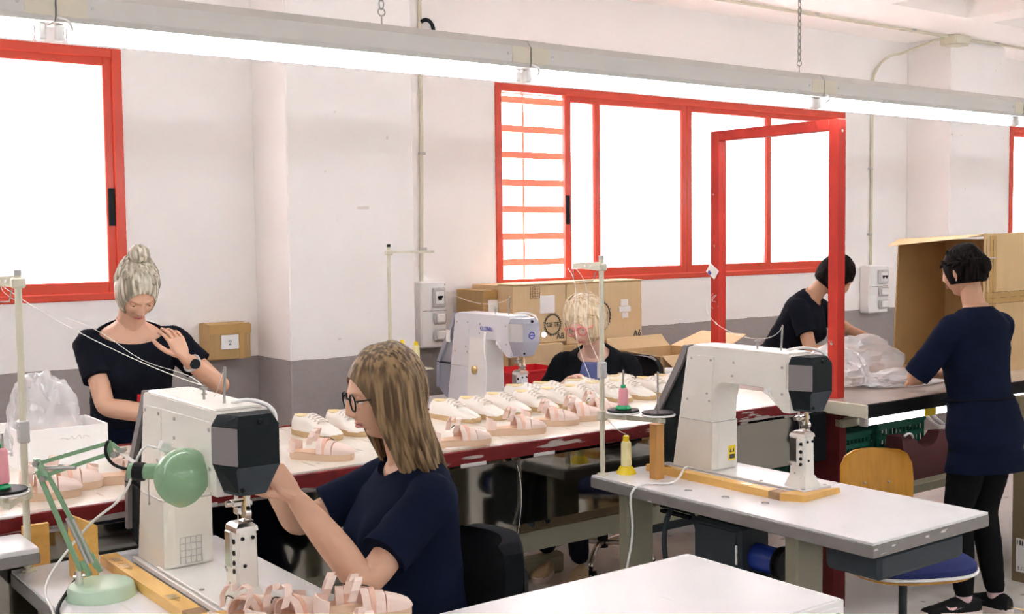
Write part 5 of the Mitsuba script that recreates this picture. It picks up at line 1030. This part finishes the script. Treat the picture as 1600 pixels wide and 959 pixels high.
def shoes_on(F, upper, sole, swoosh=False, sock=None):
    for hp_, kn, an, ft in F.leg:
        d = V(ft[0], ft[1], 0); d /= np.linalg.norm(d); sdv = V(-d[1], d[0], 0); g = V(an[0], an[1], 0) + d * .055
        def W(m): m = m.copy(); v = m.vertices; m.vertices = g - v[:, 1:2] * d + v[:, :1] * -sdv * -1 + v[:, 2:] * V(0, 0, 1.0); m.fix_normals(); return m
        o = foot_outline(1.0, .275); so = slab(o, 0, .030, .95); ys = np.linspace(.125, -.133, 16); hs = [.075, .085, .088, .088, .086, .084, .080, .074, .067, .060, .054, .049, .045, .041, .037, .030]
        rings = []
        for y, h in zip(ys, hs):
            uu = y / .275 + .5; wd = np.interp(uu, [0, .02, .08, .2, .35, .6, .85, .95, 1], [.0, .018, .033, .043, .045, .040, .034, .026, .006]); t = np.linspace(0, np.pi, 13)
            rings.append(np.stack([wd * np.sign(np.cos(t)) * np.abs(np.cos(t)) ** .6 * (1 - .25 * np.sin(t) ** 3), np.full(13, y), .026 + (h - .026) * np.sin(t) ** .75], 1))
        sk = part(F.k, 'shoe', W(loft(rings)), upper, 40); part(sk, 'sole', W(so), sole, 40)
        if swoosh:
            for sx in (-1, 1):
                c = [(.016, .052), (.0, .044), (-.02, .040), (-.04, .043), (-.065, .054)] if False else None
                q = np.array([(-.045, .056), (-.035, .043), (-.018, .039), (.01, .044), (.075, .060), (.012, .053), (-.015, .050), (-.028, .049), (-.036, .052)])
                pl = prism(q, 'x', -.0012, .0012); v = pl.vertices; v[:, 0] += sx * (.0415 - .9 * np.maximum(0, v[:, 2] - .043) * .55 - .0012 * 0 - .05 * np.maximum(0, v[:, 1])); pl.vertices = v
                part(sk, 'swoosh', W(pl), 'm_swoosh')
        if sock: part(F.k, 'sock', limb([an + V(0, 0, -.03), an + V(0, 0, .012)], [.033, .034], 18, 8), sock, 40)
def hair_shell(F, k=(1.10, 1.12, 1.09), cut=(.118, 0, -.050), cr=(.080, .066, .100), zmin=-.075, off=(-.008, 0, .008), seed=3, amp=.012, freq=22):
    m = trimesh.creation.icosphere(subdivisions=5); m.vertices = m.vertices * V(.100 * k[0], .0755 * k[1], .118 * k[2]) + V(*off)
    M = to_m(m) - to_m(ell(cut, cr, 3)) - to_m(box(-.3, .3, -.3, .3, -.4, zmin))
    m = from_m(M.refine_to_length(.008)); n = meshkit.fbm(m.vertices * V(freq, freq, freq * .35) + seed, 3, seed) - .5
    m.vertices = m.vertices + (m.vertices / np.linalg.norm(m.vertices, axis=1, keepdims=True)) * (n * amp * 2)[:, None]
    m.vertices = m.vertices @ F.RH.T + F.hc; return m
def locks(F, curves, r, taper=.25, n=6):
    ms = []
    for c in curves:
        c = np.array([F.hp(*p) for p in c]); ms.append(tube(c, r * np.interp(np.linspace(0, 1, 14), [0, .15, .7, 1], [.5, 1, .9, taper]), n, 14))
    return ms
def glasses(F, mat, r=.022, thick=.0022):
    ms = [ring(F.hp(.099, sg * .032, .0), r * F.s, thick, F.hf, 20, 6) for sg in (-1, 1)] + [tube([F.hp(.1, -.011, .006), F.hp(.104, 0, .010), F.hp(.1, .011, .006)], thick, 6)]
    ms += [tube([F.hp(.097, sg * .054, .006), F.hp(.08, sg * .076, .008), F.hp(.0, sg * .083, .006), F.hp(-.012, sg * .082, -.01)], thick * .9, 6) for sg in (-1, 1)]
    g = part(F.k, 'glasses', cat(ms), mat, True)
    for sg in (-1, 1): part(g, 'lens', cyl(F.hp(.0985, sg * .032, .0), F.hp(.099, sg * .032, .0), r * .95 * F.s, n=20), 'm_glass')

# 1. long-haired woman in the foreground, profile to the left
W1 = person('long-haired woman in navy top and glasses seated in profile at the lower left machine', (1.56, 2.47, .552), 166, 4, (2, 8, 0),
            [dict(to=(1.20, 2.60, 1.06), hint=(.2, .6, -1), n=(0, -.5, -1), curl=.5), dict(to=(1.16, 2.36, 1.03), hint=(.2, -.5, -1), n=(0, .5, -1), curl=.5)],
            [dict(to=(1.20, 2.54, .12), hint=(-1, 0, .6)), dict(to=(1.20, 2.32, .12), hint=(-1, 0, .6))], 'm_skin', s=.96)
top(W1, 'm_navy', .72, hem=-.13, seed=2); trousers(W1, 'm_trousers'); shoes_on(W1, 'm_black', 'm_black'); brows(W1, 'm_hair_brown'); glasses(W1, 'm_dgrey')
hs = [hair_shell(W1, (1.10, 1.13, 1.09), (.112, 0, -.050), (.098, .082, .115), -.10, seed=4, amp=.006)]
cur = []
for i in range(110):
    a = RNG.uniform(-1, 1); b = RNG.uniform(0, 1); sd = 1 if a > 0 else -1; ph = .62 + abs(a) * (math.pi - .62)      # 0 front .. pi back
    fx = .075 * math.cos(ph * .94 + .28); fy = sd * (.074 * math.sin(ph * .94 + .28) + .016); L = RNG.uniform(.22, .32); dr_ = RNG.normal(0, .010)
    cur.append([(.02 * math.cos(ph), sd * .008, .128), (fx * .72, fy * .72, .10), (fx * 1.10, fy * 1.10, .045), (fx * 1.16, fy * 1.16, -.03), (fx * 1.05 - .015, fy * 1.15 + dr_ * .5, -.11), (fx * 1.0 - .035, fy * 1.15 + dr_, -.19), (fx * .95 - .05, fy * 1.1 + dr_, -L)])
from scipy.interpolate import CubicSpline
def sm(c, n=14):
    c = np.asarray(c, float); t = np.linspace(0, 1, len(c)); return CubicSpline(t, c)(np.linspace(0, 1, n))
part(W1.k, 'hair', cat(hs + locks(W1, [sm(c) for c in cur], .0095)), 'm_hair_brown', True)
# 2. blonde woman at the pale machine
W2 = person('older blonde woman with pink glasses in black cardigan bent over the pale grey machine', (3.78, 4.30, .60), 216, 22, (-14, 22, 6),
            [dict(to=(3.42, 4.17, .915), hint=(-.2, .8, -.8), n=(.1, 0, -1), curl=.35), dict(to=(3.52, 4.03, .905), hint=(.6, -.7, -.8), n=(.1, .2, -1), curl=.35)],
            [dict(to=(3.42, 4.30, .13), hint=(-1, 0, .6)), dict(to=(3.42, 4.06, .13), hint=(-1, 0, .6))], 'm_skin_pale', s=.94, belly=.05)
top(W2, 'm_blackcloth', 1.85, dw=.026, dd=.024, bust=.045, hem=-.13, seed=6, neck=(.10, .085, .06), name='cardigan')
ap = [W2.at(x, y, z) for x, y, z in [(.170, -.07, .40), (.170, .07, .40), (.182, -.085, .34), (.182, .085, .34), (.178, -.09, .15), (.178, .09, .15), (.11, -.07, .40), (.11, .07, .40), (.11, -.09, .15), (.11, .09, .15), (.092, -.045, .51), (.092, .045, .51), (.05, -.05, .50), (.05, .05, .50)]]
tp = part(W2.k, 'blouse', hull(ap), 'm_apronblue'); part(tp, 'patch', hull([W2.at(x, y, z) for x in (.16, .186) for y in (-.03, .05) for z in (.25, .285)]), 'm_paper')
trousers(W2, 'm_darknavy'); shoes_on(W2, 'm_beigeshoe', 'm_soleoff'); brows(W2, 'm_hair_grey'); glasses(W2, 'm_glassframe_pink', .024, .0034)
cur = []
for i in range(300):
    ph = RNG.uniform(.30, 2 * math.pi - .30); q = min(ph, 2 * math.pi - ph); fr = q < 1.15; fx, fy = math.cos(ph), math.sin(ph); e = RNG.uniform(.055, .11) if fr else RNG.uniform(-.055, .11)
    R0 = lambda z: math.sqrt(max(.12, 1 - (z / .150) ** 2)); sw = .35 * (1 if RNG.random() < .75 else -1) * (1.6 if fr else .6); c_, s_ = lambda d: math.cos(ph + d), lambda d: math.sin(ph + d)
    pts = [(z_, d_) for z_, d_ in ((min(.128, e + .07), -sw), (min(.118, e + .035), -sw * .3), (e, sw * .3), (e - .022, sw * .8))]
    cur.append([(c_(d_) * .116 * R0(z_) - .012, s_(d_) * .104 * R0(z_), z_ + .01) for z_, d_ in pts])
part(W2.k, 'hair', cat([hair_shell(W2, (1.15, 1.26, 1.14), (.140, 0, -.045), (.088, .080, .105), -.085, (-.012, 0, .016), 9, .012, 16)] + locks(W2, [sm(c) for c in cur], .0062, .4)), 'm_hair_blonde', True)
# 3. woman standing behind the bench at left, hand raised to her shoulder
W3 = person('fair-haired woman with bun in dark tee behind the left bench, hand at her shoulder', (1.45, 4.36, .835), 262, 13, (4, 40, 0),
            [dict(to=(1.47, 4.0, .99), hint=(-1.2, .2, -.8), d=(1, -.1, -.1), n=(0, .4, -1), curl=.3), dict(to=(1.555, 4.03, 1.19), hint=(1.2, -.4, -1.2), d=(-.35, .25, 1), n=(-.3, 1, -.2), curl=.35)],
            [dict(to=(1.34, 4.40, .10), hint=(0, -1, 0)), dict(to=(1.53, 4.40, .10), hint=(0, -1, 0))], 'm_skin', s=.91, lk=.92)
top(W3, 'm_darknavy', .55, hem=-.13, neck=(.10, .135, .085), seed=8); trousers(W3, 'm_darknavy'); shoes_on(W3, 'm_black', 'm_soleoff'); brows(W3, 'm_hair_grey')
ap = part(W3.k, 'apron', to_m(W3.torso(.020, .022, -.42, .13, .010, 0, .005, 9)).split()[0] if False else W3.torso(.020, .022, -.42, .13, .010, 0, .005, 9), 'm_navy', 40)
for y, z in ((.0, .02), (-.07, .015)): part(ap, 'flower_print', lathe([(0, 0), (.022, 0), (.02, .004), (0, .004)], 10, W3.at(.132, y, z), W3.f), 'm_yellow')
part(W3.k, 'badge', hull([W3.at(x, y, z) for x in (.125, .150) for y in (.0, .09) for z in (.255, .285)]), 'm_redcrate', label='red chest badge')
sh, el, wr = W3.arm[1]; q = (el - wr) / np.linalg.norm(el - wr); wc = wr + q * .035
wt = part(W3.k, 'watch', ring(wc, .030, .006, q, 24, 6), 'm_lgrey', True); part(wt, 'dial', cyl(wc + V(0, -.027, 0), wc + V(0, -.037, 0), .018, n=20), 'm_dgrey', 30)
cur = []
for i in range(70):
    ph = RNG.uniform(.2, 2 * math.pi - .2); fx, fy = math.cos(ph), math.sin(ph); z0 = RNG.uniform(-.06, .09) if abs(ph - math.pi) < 1.7 else RNG.uniform(.075, .11); R0 = math.sqrt(max(.1, 1 - (z0 / .135) ** 2))
    cur.append([(fx * .108 * R0 - .006, fy * .086 * R0, z0), (fx * .094 * .8 - .03, fy * .08 * .75, .10), (-.045 + .02 * fx, .02 * fy, .128)])
bun = ell((-.055, 0, .148), (.040, .042, .036), 3); bun.vertices = (bun.vertices + .006 * (meshkit.noise(bun.vertices * 70, 2) - .5)[:, None]) @ W3.RH.T + W3.hc
part(W3.k, 'hair', cat([hair_shell(W3, (1.07, 1.09, 1.07), (.125, 0, -.045), (.095, .078, .120), -.07, seed=5, amp=.004)] + locks(W3, [sm(c) for c in cur], .007, .6) + [bun]), 'm_hair_grey', True)
# 4. woman standing at the packing bench with her back to us
W4 = person('dark-haired woman in navy tee and tunic standing at the packing bench with her back turned', (4.42, 2.655, .815), 84, 5, (8, 8, 0),
            [dict(to=(4.49, 2.90, 1.0), hint=(.9, -.5, -.15), d=(-.7, .8, -.1), n=(0, 0, -1), curl=.35), dict(to=(4.42, 2.91, 1.0), hint=(-1.0, -.2, -.15), d=(.5, 1, -.1), n=(0, 0, -1), curl=.35)],
            [dict(to=(4.545, 2.66, .095), hint=(0, 1, 0), foot=(.05, 1)), dict(to=(4.40, 2.715, .095), hint=(0, 1, 0), foot=(-.85, .45))], 'm_skin_tan', s=.90, lk=.905)
top(W4, 'm_navy', .97, dw=.016, dd=.016, hem=-.20, flare=.03, seed=11, neck=(.07, .078, .045)); trousers(W4, 'm_trousers', wrinkle=.002, k=.97, to=.95); shoes_on(W4, 'm_black', 'm_soleoff', True, 'm_pinksock'); brows(W4, 'm_hair_dark')
part(W4.k, 'tunic', W4.torso(.022, .024, -.205, .13, .022, 0, .006, 31), 'm_navy', 40)
part(W4.k, 'waist_tie', tube([W4.at(.02 - .150 * math.cos(t), .172 * math.sin(t), .125) for t in np.linspace(-2.2, 2.2, 20)], .007, 6), 'm_darknavy', True)
cur = []
for i in range(90):
    ph = RNG.uniform(.4, 2 * math.pi - .4); fx, fy = math.cos(ph), math.sin(ph); z0 = RNG.uniform(-.055, .11) if abs(ph - math.pi) < 1.5 else RNG.uniform(.02, .11); R0 = math.sqrt(max(.1, 1 - (z0 / .135) ** 2))
    cur.append([(fx * .11 * R0, fy * .088 * R0, z0), (fx * .07 - .045, fy * .074, .04), (-.104 + .02 * fx, .03 * fy, .02)])
bun = ell((-.100, 0, .012), (.030, .042, .040), 3); bun.vertices = (bun.vertices + .006 * (meshkit.noise(bun.vertices * 70, 2) - .5)[:, None]) @ W4.RH.T + W4.hc
part(W4.k, 'hair', cat([hair_shell(W4, (1.06, 1.07, 1.06), (.110, 0, -.060), (.098, .085, .115), -.055, seed=6, amp=.005)] + locks(W4, [sm(c) for c in cur], .007, .6) + [bun]), 'm_hair_dark', True)
for sg in (-1, 1): part(W4.k, 'earring', ell(W4.hp(-.004, sg * .083, -.038), (.003, .003, .004), 1), 'm_chrome', True)
# 5. stooping woman behind the red frame
W5 = person('dark-clothed woman stooping behind the red frame before the window', (5.04, 4.32, .85), 292, 30, (0, 40, 0),
            [dict(to=(5.12, 3.80, 1.0), hint=(-.8, .3, -.6), curl=.4), dict(to=(5.40, 3.86, 1.0), hint=(1, .3, -.5), curl=.4)],
            [dict(to=(4.97, 4.38, .10), hint=(0, -1, 0)), dict(to=(5.11, 4.42, .10), hint=(0, -1, 0))], 'm_skin_tan', s=.91, lk=.94)
top(W5, 'm_darknavy', .6, hem=-.14, seed=13); trousers(W5, 'm_trousers'); shoes_on(W5, 'm_black', 'm_black'); brows(W5, 'm_hair_dark')
part(W5.k, 'hair', hair_shell(W5, (1.10, 1.13, 1.09), (.130, 0, -.055), (.085, .070, .105), -.075, seed=16, amp=.008), 'm_hair_dark', True)

k = thing('paper_roll', 'short white paper roll lying beside the black chair of the blonde woman', 'roll')
part(k, 'sheet', lathe([(.009, 0), (.021, 0), (.021, .13), (.009, .13)], 20, (3.93, 4.02, .955), (.8, -.6, 0)), 'm_paper', 30); part(k, 'core', lathe([(.006, -.003), (.0095, -.003), (.0095, .133), (.006, .133)], 16, (3.93, 4.02, .955), (.8, -.6, 0)), 'm_card', 30)

cable([(3.14, 4.40, 1.17), (3.12, 4.38, 1.10), (3.125, 4.37, .98), (3.12, 4.37, .86), (3.15, 4.36, .812)], .006, 'm_white', 'short white flex in front of the pale grey machine')
